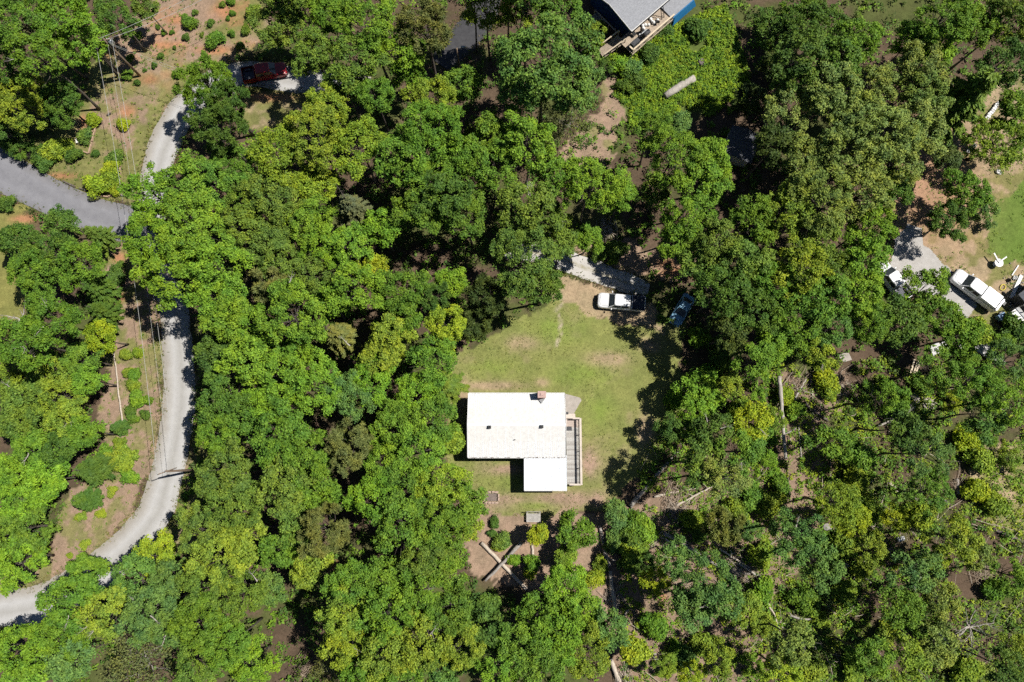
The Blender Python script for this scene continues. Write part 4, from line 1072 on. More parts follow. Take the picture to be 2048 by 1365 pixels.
def shed():
    z = 2.7; a, b, d = U(1467, 247, z), U(1496, 255, z - .5), U(1446, 303, z); u = d - a; u.z = 0; L = u.length; rz = math.atan2(u.y, u.x); Wd = 2.0
    t = thing('shed', 'dark roofed garden shed half hidden in deep shade under the trees', 'shed', (a.x, a.y, 0), rz)
    MB().prism([(.15, .15), (L - .15, .15), (L - .15, 2 * Wd - .4), (.15, 2 * Wd - .4)][::1], 0, z - .55).build('wall', PLANKG, t)
    r = MB(); r.slab([(0, Wd * 2, z - .55), (0, Wd, z), (L, Wd, z), (L, Wd * 2, z - .55)], .06); r.slab([(0, Wd, z), (0, 0, z - .55), (L, 0, z - .55), (L, Wd, z)], .06); rf = r.build('roof', SHINGLED, t)
    for k in range(9):
        f0, f1 = k / 9, (k + 1) / 9; MB().slab([(-.03, Wd * f1, z - .55 * (1 - f1) + .008), (-.03, Wd * f0, z - .55 * (1 - f0) + .02), (L + .03, Wd * f0, z - .55 * (1 - f0) + .02), (L + .03, Wd * f1, z - .55 * (1 - f1) + .008)], .012).build('shingle_course', SHINGLED, rf)
    MB().box((L / 2, .13, 1.0), (.9, .06, 1.9)).build('door', PLANKT, t)
shed()

# ------------------------------------------------------------------ raised porch at the east edge
def east_porch():
    z = 1.5; a, b, c, d = U(2021, 625, z), U(2037, 613, z), U(2056, 636, z), U(2038, 650, z); u = b - a; rz = math.atan2(u.y, u.x)
    t = thing('porch', 'raised white-floored porch with steps at the east frame edge', 'porch', (a.x, a.y, 0), rz); inv = Matrix.Rotation(-rz, 3, 'Z'); W = u.length; D = -(inv @ (d - a)).y
    n = int(D / .2)
    for k in range(n): MB().box((W / 2, -(k + .5) * D / n, z), (W, D / n - .012, .04)).build('board', WHITEP, t)
    for x in (.05, W - .05):
        for y in (-.05, -D / 2, -D + .05): MB().box((x, y, z / 2 + .45), (.09, .09, z + .9)).build('post', PLANKG, t)
    for x in (W - .02,): MB().box((x, -D / 2, z + .9), (.1, D, .05)).build('top_rail', BLACK, t); 
    for k in range(14): MB().box((W - .02, -(k + .5) * D / 14, z + .45), (.03, .05, .85)).build('baluster', BLACK, t)
    for k in range(6):
        MB().box((-.12 - k * .22, -D * .35, z - .1 - k * .23), (.16, 1.0, .04)).build('step', BLACK, t)
    for s in (-.5, .5): MB().beam((0, -D * .35 + s, z - .1), (-1.4, -D * .35 + s, .05), .05, .2).build('stringer', BLACK, t)
    MB().prism([(W + .7, -D - 1), (W + 4, -D - 1), (W + 4, 1), (W + .7, 1)], 0, 2.0).build('shed_body', DGREY, t); MB().box((W + 2.4, -D / 2, 2.07), (3.7, D + 2.6, .1)).build('shed_roof', SHINGLED, t)
    p = U(2003, 634, .5); bn = thing('storage_bin', 'blue lidded storage bin below the white porch steps', 'bin', (p.x, p.y, 0), .5)
    MB().box((0, 0, .35), (.95, .75, .7), bev=.05).build('body', BLUEBIN, bn); MB().box((0, 0, .74), (1.02, .82, .09), bev=.04).build('lid', BLUEBIN, bn); MB().box((.1, .5, .45), (.5, .2, .5), bev=.03).build('hatch', BLACK, bn)
east_porch()
def east_yard():
    p = U(1998, 526, .72); t = thing('garden_table', 'white round garden table with loose boards standing on the east yard grass', 'table', (p.x, p.y, 0))
    MB().cyl((0, 0, .70), (0, 0, .75), .55, n=22, smooth=False).build('tabletop', WHITEP, t); MB().cyl((0, 0, 0), (0, 0, .7), .09, n=10).build('pedestal', WHITEP, t); MB().cyl((0, 0, 0), (0, 0, .05), .32, n=16).build('foot', WHITEP, t)
    for k, (qx, qy) in enumerate(((1989, 508), (2012, 515))):
        q = U(qx, qy, .95); tag(MB().beam(U(1998, 525, .80 + .06 * k), q + (q - U(1998, 525, .8)) * .1, .16, .04).build('board', WHITEP), ('white board jutting from the round garden table toward the yard tree', 'white board jutting from the round garden table toward the green grass')[k], 'board')
    tag(MB().beam(U(2022, 597, .1), U(2043, 551, .1), .42, .1).build('plank', WHITEP), 'long broad white plank lying beside the gravel heap', 'plank')
    tag(MB().beam(U(2024, 551, .08), U(2037, 531, .08), .14, .05).build('plank', WHITEP), 'thin white plank pointing at the round garden table', 'plank')
    r = random.Random(12)
    for k, (x, y, s, m, lb, nm, ct) in enumerate(((2016, 561, .7, BLACK, 'black crumpled plastic scrap beside the yellow ring', 'scrap_plastic', 'scrap'), (2029, 556, .8, WHITEP, 'white crumpled sheet next to the black scrap', 'crumpled_sheet', 'sheet'), (2007, 588, .5, BLACK, 'small dark scrap just below the yellow ring', 'scrap_metal', 'scrap'), (1890, 577, .55, WHITEP, 'white crumpled litter on the gravel lot by the work truck', 'crumpled_litter', 'litter'), (1799, 1077, .8, WHITEP, 'small white box in the south-east clearing', 'foam_box', 'box'), (158, 285, .55, WHITEP, 'small white crate beside the upper garden bed', 'crate', 'crate'), (1996, 345, .9, WHITEP, 'white crumpled litter under the yellow-green yard tree', 'crumpled_litter', 'litter'))):
        mb = MB(); ph = [r.uniform(.6, 1.3) for _ in range(60)]
        if nm in ('foam_box', 'crate'): mb.box((0, 0, .2), (s, s * .6, .4), bev=.03); mb.box((0, 0, .42), (s * 1.04, s * .64, .06), bev=.02)
        else: mb.loft([[(s / 2 * q * math.cos(j * .7) * ph[j + i * 9], s / 2.6 * q * math.sin(j * .7) * ph[j + i * 9], s * hz * ph[j + i * 7]) for j in range(9)] for i, (q, hz) in enumerate(((.9, 0), (1, .12), (.8, .3), (.35, .42)))])
        p = U(x, y); tag(mb.build(nm, m, None, (p.x, p.y, 0), (0, 0, r.uniform(0, 3))), lb, ct)
    c = U(2006, 575, .1); mb = MB(); mb.tube([(.42 * math.cos(a * .3142), .30 * math.sin(a * .3142), 0) for a in range(21)], .05, 8); tag(mb.build('hose_ring', YELLOW, None, c, (0, 0, .9)), 'yellow coiled hose ring on the east yard grass', 'hose')
    # heap of pale stones at the frame edge
    g = MB()
    for k in range(260):
        p = U(2034 + r.gauss(0, 9), 592 + r.gauss(0, 20)); s = r.uniform(.08, .22); g.box((p.x, p.y, s * .3), (s, s * .8, s * .6), rz=r.uniform(0, 3), taper=.6)
    stuff(g.build('gravel', ROCK), 'scattered pale gravel beside the long white plank', 'gravel')
    # slabs
    for k, (x, y, L, W_, a) in enumerate(((1872, 697, 1.5, 1.2, .5), (1892, 690, 1.8, 1.0, .4), (1930, 692, 1.3, 1.0, .7), (1946, 686, 2.0, .9, .6), (1956, 678, 1.6, .9, .65), (1968, 698, 2.2, 1.8, -.6), (1982, 711, 1.6, 1.2, -.7), (1996, 722, 1.6, .9, -.7), (1690, 715, 1.4, 1.0, .2), (1836, 794, 1.5, 1.3, .6), (1860, 808, 1.6, 1.4, .3), (1825, 812, 1.0, .8, .9))):
        p = U(x, y, .12); mb = MB(); ph = [r.uniform(.82, 1.1) for _ in range(8)]; out = [(L / 2 * sx * ph[i], W_ / 2 * sy * ph[i]) for i, (sx, sy) in enumerate(((-1, -1), (-.1, -1.05), (1, -.9), (1.05, 0), (.95, 1), (0, 1.02), (-1, .95), (-1.03, 0)))]
        mb.prism(out, 0, .14); white = y < 730
        tag(mb.build('broken_slab', SLABM if white and x > 1800 else CONC, None, (p.x, p.y, .02), (r.uniform(-.04, .04), r.uniform(-.04, .04), a)), ('first', 'second', 'third', 'fourth', 'fifth', 'sixth', 'seventh', 'last')[k] + ' broken white slab from the west in the rubble row below the work truck' if white and x > 1800 else ('single pale slab in the dappled gap south of the east wood' if x < 1800 else ('middle', 'east', 'west')[k - 9] + ' brownish concrete slab of the small rubble patch below the pale lumber'), 'slab', 'white rubble slabs' if white and x > 1800 else 'brown rubble slabs')
    for k, (x0, y0, x1, y1) in enumerate(((1821, 748, 1829, 719), (1827, 749, 1836, 722), (1831, 748, 1840, 724))):
        tag(MB().beam(U(x0, y0, .08 + .05 * k), U(x1, y1, .08 + .05 * k), .22, .06).build('lumber', PALEWOOD), ('pale lumber board lying below the rubble, west one of three', 'pale lumber board lying below the rubble, middle one of three', 'pale lumber board lying below the rubble, east one of three')[k], 'board')
    # white block walls beside the yard track
    for nm, (x0, y0), (x1, y1), n in (('block_wall', (1969, 241), (1995, 207), 9), ('block_wall', (1931, 308), (1948, 291), 5)):
        a, b = U(x0, y0), U(x1, y1); t = thing(nm, 'low wall of white blocks on the slope east of the feathery conifer' if n == 9 else 'short low wall of white blocks on the reddish bare earth', 'wall', a, math.atan2((b - a).y, (b - a).x)); L = (b - a).length
        for k in range(n): MB().box(((k + .5) * L / n, r.uniform(-.05, .05), .2), (L / n * .86, .5, .4), rz=r.uniform(-.08, .08), bev=.03).build('block', WHITEP if k % 4 else SLABM, t)
east_yard()
# ------------------------------------------------------------------ vehicles (local frame: +x forward, origin on the ground)
def paint(name, c, rough=.3): return plain(name, c, rough, 0, .05, 1.2, 0, .5, .5)
WPAINT = paint('white_paint', (.78, .79, .80)); RPAINT = paint('red_paint', (.30, .012, .018)); BPAINT = paint('blue_paint', (.24, .46, .64)); BEDM = plain('bed_liner', (.07, .075, .095), .6, 0, .35, 3); RUBBER = plain('tyre_rubber', (.02, .02, .02), .9); RIM = plain('alloy', (.5, .5, .52), .35, .8); LAMP = plain('lamp_lens', (.75, .75, .72), .15); TAIL = plain('tail_lens', (.35, .01, .01), .2); PLASTIC = plain('black_plastic', (.03, .03, .032), .6)
def rrect(x0, x1, w, rf, rb, bow=0.0, n=5):
    """plan outline, rounded corners, bowed nose; counter-clockwise from the rear right"""
    h = w / 2; pts = []
    for cx, cy, r, a0 in ((x0 + rb, -h + rb, rb, math.pi), (x1 - rf, -h + rf, rf, 1.5 * math.pi), (x1 - rf, h - rf, rf, 0), (x0 + rb, h - rb, rb, .5 * math.pi)):
        for k in range(n + 1):
            a = a0 + k * math.pi / 2 / n; pts.append([cx + r * math.cos(a), cy + r * math.sin(a)])
    for p in pts:
        if p[0] > x1 - rf - .01: p[0] += bow * (1 - (p[1] / h) ** 2)
    return pts
def lerp4(q, u, v): return q[0].lerp(q[1], u).lerp(q[3].lerp(q[2], u), v)
def pane(face, u0, u1, v0, v1, off=.012):
    q = [lerp4(face, u, v) for u, v in ((u0, v0), (u1, v0), (u1, v1), (u0, v1))]; n = (q[1] - q[0]).cross(q[3] - q[0]).normalized() * off
    return [p + n for p in q]
def vehicle(label, cat, name, x, y, nose, mat, L=5.8, W=1.95, kind='pickup', cover=None, group=None):
    """nose = pixel at the vehicle's front, (x, y) = pixel of its middle"""
    c = U(x, y, .9); f = U(nose[0], nose[1], .9) - c
    t = thing(name, label, cat, (c.x, c.y, 0), math.atan2(f.y, f.x), group); hl = L / 2
    car = kind == 'car'
    cabB = -hl + .35 if car else (-hl + 1.75 if L < 6.2 else -hl + 2.5); hoodB = hl - (1.25 if car else 1.35); belt = .92 if car else 1.12; top = 1.42 if car else 1.82; hoodz = .86 if car else 1.08
    rearx = -hl if car else cabB - .02
    def zfun(x_, z): # the hood falls towards the nose
        return z - (max(0, x_ - hoodB) / (hl - hoodB)) ** 2 * .2 * (z > .8)
    R = lambda inset, z: [(px, py, zfun(px, z)) for px, py in rrect(rearx + inset, hl - inset, W - 2 * inset, .42, .16 if car else .08, .10)]
    b = MB().loft([R(.10, .28), R(.01, .40), R(0, .62), R(.015, hoodz - .12), R(.06, hoodz - .02), R(.16, hoodz + .015)], smooth=True); b.build('body', mat, t)
    # hood panel with a raised spine
    hood = [(hoodB + .02, -W * .38), (hl - .32, -W * .33), (hl - .18, 0), (hl - .32, W * .33), (hoodB + .02, W * .38)]
    MB().add([(px, py, zfun(px, hoodz) + .022) for px, py in hood] + [(px * 1, py * .8, zfun(px, hoodz) + .04) for px, py in hood] , [(0, 1, 6, 5), (1, 2, 7, 6), (2, 3, 8, 7), (3, 4, 9, 8), (5, 6, 7, 8, 9)]).build('hood', mat, t)
    # greenhouse
    wb, wt = W * .94, W * .74; fx, bx = hoodB + .08, cabB + (.05 if not car else .1); ftx, btx = fx - (.72 if not car else .85), bx + (.18 if not car else .75)
    bot = [Vector(p) for p in ((bx, -wb / 2, belt - .1), (fx, -wb / 2, belt - .1), (fx, wb / 2, belt - .1), (bx, wb / 2, belt - .1))]; tp = [Vector(p) for p in ((btx, -wt / 2, top - .05), (ftx, -wt / 2, top - .05), (ftx, wt / 2, top - .05), (btx, wt / 2, top - .05))]
    MB().add(bot + tp, [(0, 1, 5, 4), (1, 2, 6, 5), (2, 3, 7, 6), (3, 0, 4, 7)]).build('cabin', mat, t)
    ro = [(px, py) for px, py in rrect(btx - .02, ftx + .02, wt + .04, .2, .14, .05)]; cx = (btx + ftx) / 2
    MB().loft([[(px, py, top - .06) for px, py in ro], [(px, py, top - .02) for px, py in ro], [(cx + (px - cx) * .9, py * .88, top + .03) for px, py in ro]], smooth=True).build('roof', mat, t)
    def glass(nm, face, u0, u1, v0, v1): MB().slab(pane(face, u0, u1, v0, v1), .008).build(nm, GLASS, t)
    glass('windscreen', (bot[1], bot[2], tp[2], tp[1]), .05, .95, .06, .93); glass('rear_window', (bot[3], bot[0], tp[0], tp[3]), .1, .9, .3 if not car else .1, .9)
    for nm, fc in (('side_window', (bot[0], bot[1], tp[1], tp[0])), ('side_window', (bot[2], bot[3], tp[3], tp[2]))):
        glass(nm, fc, .06, .47, .30, .9); glass(nm, fc, .53, .92, .30, .9)
    for s in (-1, 1):
        MB().box((fx - .42, s * (W / 2 + .12), belt + .05), (.14, .26, .2), bev=.04).build('mirror', PLASTIC if mat is not WPAINT else mat, t)
        MB().box((hl - .16, s * W * .36, .76 if not car else .62), (.2, .34, .16), bev=.04).build('headlight', LAMP, t)
        MB().box((-hl + .01, s * (W / 2 - .12), .95 if not car else .75), (.08, .14, .3), bev=.02).build('tail_light', TAIL, t)
        for wx in (hl - .95, -hl + 1.15 if not car else -hl + .85):
            r_ = .39 if not car else .32; w = MB(); n = 20
            prof = ((r_ * .62, -.11), (r_ * .95, -.11), (r_, -.07), (r_, .07), (r_ * .95, .11), (r_ * .62, .11)); rings = [[(rr * math.cos(2 * math.pi * k / n), yy, rr * math.sin(2 * math.pi * k / n)) for k in range(n)] for rr, yy in prof]
            w.loft(rings[::-1], smooth=True); wo = w.build('wheel', RUBBER, t, (wx, s * (W / 2 - .13), r_)); MB().cyl((0, -.05, 0), (0, s * .085, 0), r_ * .64, n=16).build('rim', RIM, wo)
    MB().box((hl + .05, 0, .5), (.14, W * .86, .22), bev=.05).build('front_bumper', PLASTIC if not car else mat, t); MB().box((hl + .07, 0, .76 if not car else .6), (.06, W * .5, .18), bev=.02).build('grille', BLACK, t)
    MB().box((-hl - .04, 0, .55), (.14, W * .9, .16), bev=.04).build('rear_bumper', RIM if not car else mat, t)
    MB().beam((fx + .02, -.1, belt - .04), (fx + .05, .55, belt - .02), .03, .02).build('wiper', BLACK, t)
    if not car:
        bl = cabB - .05 - (-hl); bx0, bx1 = -hl, cabB - .05; wall = .07; zt, zf = 1.3, .78
        bd = MB()
        for s in (-1, 1): bd.box(((bx0 + bx1) / 2, s * (W / 2 - wall / 2 - .01), .86), (bl, wall, zt - .42), bev=.025)
        bd.box((bx1 - .03, 0, .95), (.06, W - .18, zt - .5)); bd.box(((bx0 + bx1) / 2, 0, .45), (bl - .02, W - .2, .1)); bo = bd.build('bed', mat, t)
        MB().box((bx0 + .03, 0, .95), (.06, W - .17, .62), bev=.02).build('tailgate', mat, t)
        MB().box(((bx0 + bx1) / 2, 0, zf), (bl - .14, W - .2, .05)).build('bed_floor', BEDM, t)
        for k in range(7): MB().box(((bx0 + bx1) / 2, -W * .36 + k * W * .12, zf + .035), (bl - .2, .05, .02)).build('bed_rib', BEDM, bo)
        for s in (-1, 1): MB().box(((bx0 + bx1) / 2, s * (W / 2 - .3), .95), (.85, .28, .35), bev=.06).build('wheel_arch', BEDM, bo)
        for s in (-1, 1): MB().box(((bx0 + bx1) / 2, s * (W / 2 - .045), zt + .02), (bl, .09, .03)).build('bed_rail', PLASTIC, bo)
        if cover == 'white':
            MB().box(((bx0 + bx1) / 2 + .28, 0, zt + .22), (bl - .2, W - .06, .42), taper=.93).build('bed_cover', mat, t); MB().box((bx0 + .1, 0, zt + .12), (.22, W - .25, .1), bev=.03).build('toolbox', RIM, t)
            for k in range(4): MB().cyl((bx0 - .5, -W / 2 + .12 + k * .14, zt - .25), (bx0 + .7, -W / 2 + .12 + k * .14, zt + .06), .035, n=6).build('pipe', WHITEP, t)
    return t
vehicle('white pickup with dark open bed parked nose west beside the lawn', 'pickup', 'pickup_truck', 1243, 604, (1198, 600), WPAINT, 5.9, 1.98)
vehicle('blue car half hidden in tree shade beside the lawn', 'car', 'parked_car', 1365, 619, (1347, 650), BPAINT, 4.2, 1.7, 'car')
vehicle('dark red pickup in shade on the gravel drive bend', 'pickup', 'pickup_truck', 528, 144, (570, 136), RPAINT, 5.8, 1.95)
vehicle('long white work truck with white bed cover in the east yard', 'truck', 'work_truck', 1953, 580, (1915, 551), WPAINT, 6.5, 2.05, cover='white')
vehicle('white pickup half hidden under tree crowns at the gravel lot', 'pickup', 'pickup_truck', 1786, 561, (1762, 529), WPAINT, 5.7, 1.92)

# ------------------------------------------------------------------ poles, wires, street light
def utility_pole(base, h, label, arm_rz, transformer, lean=(0, 0)):
    b = U(*base); t = thing('utility_pole', label, 'pole', (b.x, b.y, 0)); top = Vector((lean[0], lean[1], h))
    MB().tube([(0, 0, -.3), (lean[0] * .5, lean[1] * .5, h * .5), tuple(top)], [.17, .145, .11], 12).build('pole', WOODP, t)
    ca, sa = math.cos(arm_rz), math.sin(arm_rz); za = h - .35; pts = []
    MB().beam((top.x - 1.1 * ca, top.y - 1.1 * sa, za), (top.x + 1.1 * ca, top.y + 1.1 * sa, za), .1, .12).build('crossarm', WOODP, t)
    for k in (-1.0, 0.0, 1.0):
        p = Vector((top.x + k * ca, top.y + k * sa, za + .06 if k else h)); MB().tube([p, p + Vector((0, 0, .08)), p + Vector((0, 0, .16)), p + Vector((0, 0, .22))], [.03, .06, .045, .02], 10).build('insulator', STEEL, t); pts.append(Vector((b.x, b.y, 0)) + p + Vector((0, 0, .2)))
    if transformer:
        q = Vector((top.x + .36, top.y + .2, h - 1.5)); mb = MB(); mb.tube([q, q + Vector((0, 0, .05)), q + Vector((0, 0, .85)), q + Vector((0, 0, .95))], [.24, .30, .30, .12], 18); mb.build('transformer', STEEL, t)
        for s in (-1, 1): MB().cyl(q + Vector((s * .12, 0, .95)), q + Vector((s * .12, 0, 1.15)), .04, n=8).build('bushing', WHITEP, t)
        MB().beam((top.x, top.y, h - 1.0), q + Vector((0, 0, .5)), .06, .12).build('bracket', STEEL, t)
    return pts
P1 = utility_pole((279.6, 152), 8.4, 'wooden utility pole carrying a grey transformer above the reddish clearing', .15, True)
P2_ = utility_pole((397, 940), 8.1, 'utility pole standing at the verge beside the gravel road', .35, False)
def wire(a, b, sag, label, r=.021):
    pts = [a.lerp(b, k / 24) - Vector((0, 0, sag * 4 * (k / 24) * (1 - k / 24))) for k in range(25)]; m = (a + b) / 2; mb = MB(); mb.tube([p - m for p in pts], r, 5)
    tag(mb.build('power_line', WIRE, None, m), label, 'cable', 'overhead power lines')
wire(P1[0], P2_[0], 1.1, 'overhead wire along the gravel road, on the outer arm ends'); wire(P1[2], P2_[2], 1.1, 'overhead wire along the gravel road, on the inner arm ends'); wire(P1[1] - Vector((0, 0, 1.2)), P2_[1] - Vector((0, 0, 1.0)), .9, 'lowest overhead cable along the gravel road', .014)
e0, e1 = U(440, -40, 8.2), U(455, -28, 8.2)
wire(P1[0], e0, .5, 'overhead wire leaving the transformer pole over the clearing, upper one'); wire(P1[2], e1, .5, 'overhead wire leaving the transformer pole over the clearing, lower one')
s0 = U(470, 178, 7.0); wire(P1[1] - Vector((0, 0, 1.0)), s0, .3, 'service cable from the transformer pole toward the drive-side pine, upper one', .015); wire(P1[1] - Vector((0, 0, 1.3)), s0 + Vector((0, -.5, -.2)), .3, 'service cable from the transformer pole toward the drive-side pine, lower one', .015)
def street_light():
    h = 7.0; p = U(914, 97, h); t = thing('street_light', 'street light with pale lamp head over the shaded road end', 'street lamp', (p.x, p.y, 0)); q = U(926, 94, h + .1) - p
    MB().tube([(0, 0, -.2), (0, 0, h)], [.12, .09], 10).build('pole', WOODP, t); MB().tube([(0, 0, h - .1), (q.x * .4, q.y * .4, h + .08), (q.x * .8, q.y * .8, h + .1)], .03, 8).build('arm', STEEL, t)
    hd = MB().box((q.x * 1.05, q.y * 1.05, h + .1), (.62, .28, .16), bev=.07).build('lamp_head', STEEL, t); MB().box((q.x * 1.05, q.y * 1.05, h + .0), (.4, .2, .05), bev=.02).build('lens', LAMP, hd)
street_light()
def t_post():
    b = U(208, 554); t = thing('line_post', 'slim dark post with short crossbar on the bank below the paved road', 'post', b); k = U(204.5, 522, .0) - b
    top = Vector((k.x * .55, k.y * .55, 2.2)); MB().tube([(0, 0, 0), tuple(top)], .05, 8).build('post', BLACK, t); MB().beam(top + Vector((-.5, .05, 0)), top + Vector((.5, -.05, 0)), .07, .07).build('crossbar', BLACK, t)
t_post()
# ------------------------------------------------------------------ garden beds and timbers beside the paved road
def timber_bed(label, segs):
    a = U(*segs[0][:2]); t = thing('garden_bed', label, 'garden bed', a)
    for x0, y0, x1, y1 in segs:
        p, q = U(x0, y0, .12) - a, U(x1, y1, .12) - a; MB().beam(p, q, .17, .26).build('timber', TIMBER, t)
timber_bed('garden bed edged with timbers in the shade of the dull dark tree', ((191.7, 253, 184, 283), (183.6, 285, 177.8, 307), (176, 262, 188.5, 264), (173, 283.5, 182.5, 285), (154, 299, 176.5, 307)))
timber_bed('garden bed with a bright yellow bush at the paved road corner', ((241.5, 328, 237, 380), (235.5, 383, 217.5, 393.5), (216.5, 394, 195, 392)))
for (x0, y0, x1, y1), lb in (((214, 231, 222, 226.6), 'short dark timber lying in the grass above the upper garden bed'), ((239, 390, 248, 392.5), 'short dark timber lying at the paved road corner'), ((126, 362.5, 150, 373.7), 'retaining timber along the paved road, longer of two'), ((159, 376.5, 172.7, 382), 'retaining timber along the paved road, shorter of two')):
    p, q = U(x0, y0, .12), U(x1, y1, .12); m = (p + q) / 2; tag(MB().beam(p - m, q - m, .16, .2).build('timber', DARKLOG, None, m), lb, 'timber')

# ------------------------------------------------------------------ fallen logs, brush, stump
LR = random.Random(77)
def fallen(pts, w0, w1, mat, label, z=None, cat='log', stubs=0, name='fallen_log'):
    """log through photo pixels, end widths in px"""
    x, y = pts[0]; r0, r1 = M(w0, x, y) / 2, M(w1, x, y) / 2; n = len(pts); P = []; Rr = []
    for i in range(n - 1):
        for k in range(5):
            f = k / 5; g = (i + f) / (n - 1); r = r0 + (r1 - r0) * g; p = U(pts[i][0] + (pts[i + 1][0] - pts[i][0]) * f, pts[i][1] + (pts[i + 1][1] - pts[i][1]) * f, (r * .8 if z is None else z)); P.append(p + Vector((LR.uniform(-.05, .05), LR.uniform(-.05, .05), LR.uniform(-.02, .02)))); Rr.append(r * LR.uniform(.92, 1.08))
    P.append(U(*pts[-1], r1 * .8 if z is None else z)); Rr.append(r1); m = P[len(P) // 2].copy(); mb = MB(); mb.tube([p - m for p in P], Rr, 12, rough=.07, rng=LR)
    mb.v = [(v[0], v[1], v[2] + m.z) for v in mb.v]; 
    if not stubs: return tag(mb.build(name, mat, None, (m.x, m.y, 0)), label, cat)
    t = thing(name, label, cat, (m.x, m.y, 0)); mb.build('trunk', mat, t)
    for k in range(stubs):
        i = LR.randrange(1, len(P)); a = LR.uniform(0, 6.28); p = P[i] - Vector((m.x, m.y, 0)); q = p + Vector((math.cos(a) * LR.uniform(.5, 1.6), math.sin(a) * LR.uniform(.5, 1.6), LR.uniform(.1, .5))); MB().tube([p, (p + q) / 2 + Vector((LR.uniform(-.1, .1), LR.uniform(-.1, .1), .05)), q], [Rr[i] * .4, Rr[i] * .3, .015], 6).build('branch_stub', mat, t)
    return t
fallen([(1329, 193), (1388, 157)], 13, 15, DEADWOOD, 'thick cut pale log lying in the bright weedy yard', z=.62)
fallen([(1261, 1014), (1300, 965), (1345, 915)], 9, 6, GREYLOG, 'long grey log with white end, slanting through the shade east of the deck', stubs=2)
fallen([(1260, 1019), (1286, 1036)], 9, 6, DEADWOOD, 'short white broken log end beside the small blue-green tree', stubs=2)
fallen([(1309, 995), (1350, 984), (1392, 977)], 5, 3, PALELOG, 'thin pale log lying level below the olive shade tree', stubs=2)
fallen([(1199, 1052), (1206, 1085), (1217, 1132)], 6, 11, GREYLOG, 'rotten grey log whose white cut end points south', stubs=2)
fallen([(1220, 1142), (1224, 1180), (1232, 1226)], 8, 10, PALELOG, 'pale thick log continuing south of the rotten grey one')
fallen([(1226, 1168), (1250, 1205), (1292, 1252)], 7, 3, DARKLOG, 'dark log slanting away into black shade beside the pale thick log', stubs=2)
fallen([(1239, 1247), (1257, 1220)], 4, 4, PALELOG, 'short pale stick propped against the pale thick log', z=.4)
fallen([(1326, 1066), (1362, 1085), (1400, 1110), (1450, 1140), (1500, 1148)], 9, 4, GREYLOG, 'long grey fallen trunk running past the blue-green clump', stubs=5)
fallen([(1322, 1074), (1352, 1093)], 5, 6, PALELOG, 'short pale trunk beside the upper end of the long grey one')
fallen([(1270, 1284), (1288, 1303), (1313, 1309)], 7, 4, GREYLOG, 'curved grey fallen stick in the southern brush', stubs=2)
fallen([(1378, 1270), (1404, 1306), (1430, 1345), (1460, 1385)], 6, 4, DARKLOG, 'long thin dark log crossing the bare pink patch', stubs=3)
fallen([(1330, 1292), (1376, 1272)], 4, 3, DARKLOG, 'thin dark stick meeting the long thin dark log at an angle')
fallen([(1221, 1318), (1242, 1372)], 9, 10, PALELOG, 'pale log beside the fan of cut branches at the bottom edge')
fallen([(963, 1086), (1008, 1132), (1053, 1179)], 8, 7, PALELOG, 'straight pale log, the lower one of the crossed pair')
fallen([(1043, 1086), (1010, 1122), (970, 1162)], 8, 5, GREYLOG, 'grey log lying across the pale one south of the fire pit', z=.62)
fallen([(1065, 1090), (1066, 1116)], 5, 5, PALELOG, 'short pale log below the small yellow tree')
fallen([(1559, 753), (1563, 810), (1567, 870), (1572, 918)], 8, 6, DEADWOOD, 'long straight pale trunk lying in the clearing southeast of the lawn', z=1.3)
fallen([(1574, 930), (1580, 1005)], 3, 2, DARKLOG, 'thin dark stick in line below the long straight pale trunk')
fallen([(1621, 748), (1625, 797)], 3, 3, PALELOG, 'slender upright-lying stick east of the tangle of pale sticks')
fallen([(1608, 805), (1630, 825), (1657, 842)], 7, 4, DARKLOG, 'dark log on the edge of the dark hollow', stubs=2)
fallen([(1596, 850), (1604, 926)], 4, 3, GREYLOG, 'thin grey stick in the dark hollow beside the sparse sapling')
fallen([(1548, 882), (1592, 857)], 4, 3, GREYLOG, 'thin grey stick crossing under the long straight pale trunk')
fallen([(1778, 965), (1796, 983)], 9, 7, PALELOG, 'short stub of pale trunk in the south-east clearing')
fallen([(1913, 958), (1916, 988)], 7, 6, GREYLOG, 'short upright-lying grey stub in the brushy open ground')
fallen([(1985, 1058), (2020, 1072), (2060, 1090)], 6, 6, DARKLOG, 'dark log entering from the east frame edge')
fallen([(1666, 1042), (1668, 1074)], 4, 3, TWIG, 'short brown stick beside the grey boulder')
fallen([(1624, 1345), (1655, 1372)], 3, 3, DEADWOOD, 'thin white stick on the bottom edge of the southern brush')
fallen([(228, 706), (236, 775), (245, 846)], 2.4, 3.4, PALELOG, 'slender bare trunk leaning down the west bank', z=.6)
fallen([(1203, 437), (1211, 452)], 4, 3, DEADWOOD, 'short white stick on the dirt bank north of the driveway')
tag(link('dead_limb', DEADLIMB[1], None, U(575, 562, 16.1), (0, 0, 1)), 'fallen white limb caught high in the west wood', 'limb')
tag(link('dead_limb', DEADLIMB[2], None, U(510, 1165, 11.6), (0, 0, 2)), 'splayed white limbs caught in the south-west canopy', 'limb')
tag(link('dead_limb', DEADLIMB[3], None, U(697, 690, 13.6), (0, 0, 3)), 'twisted white limb standing out beside the brown dying cedar', 'limb')
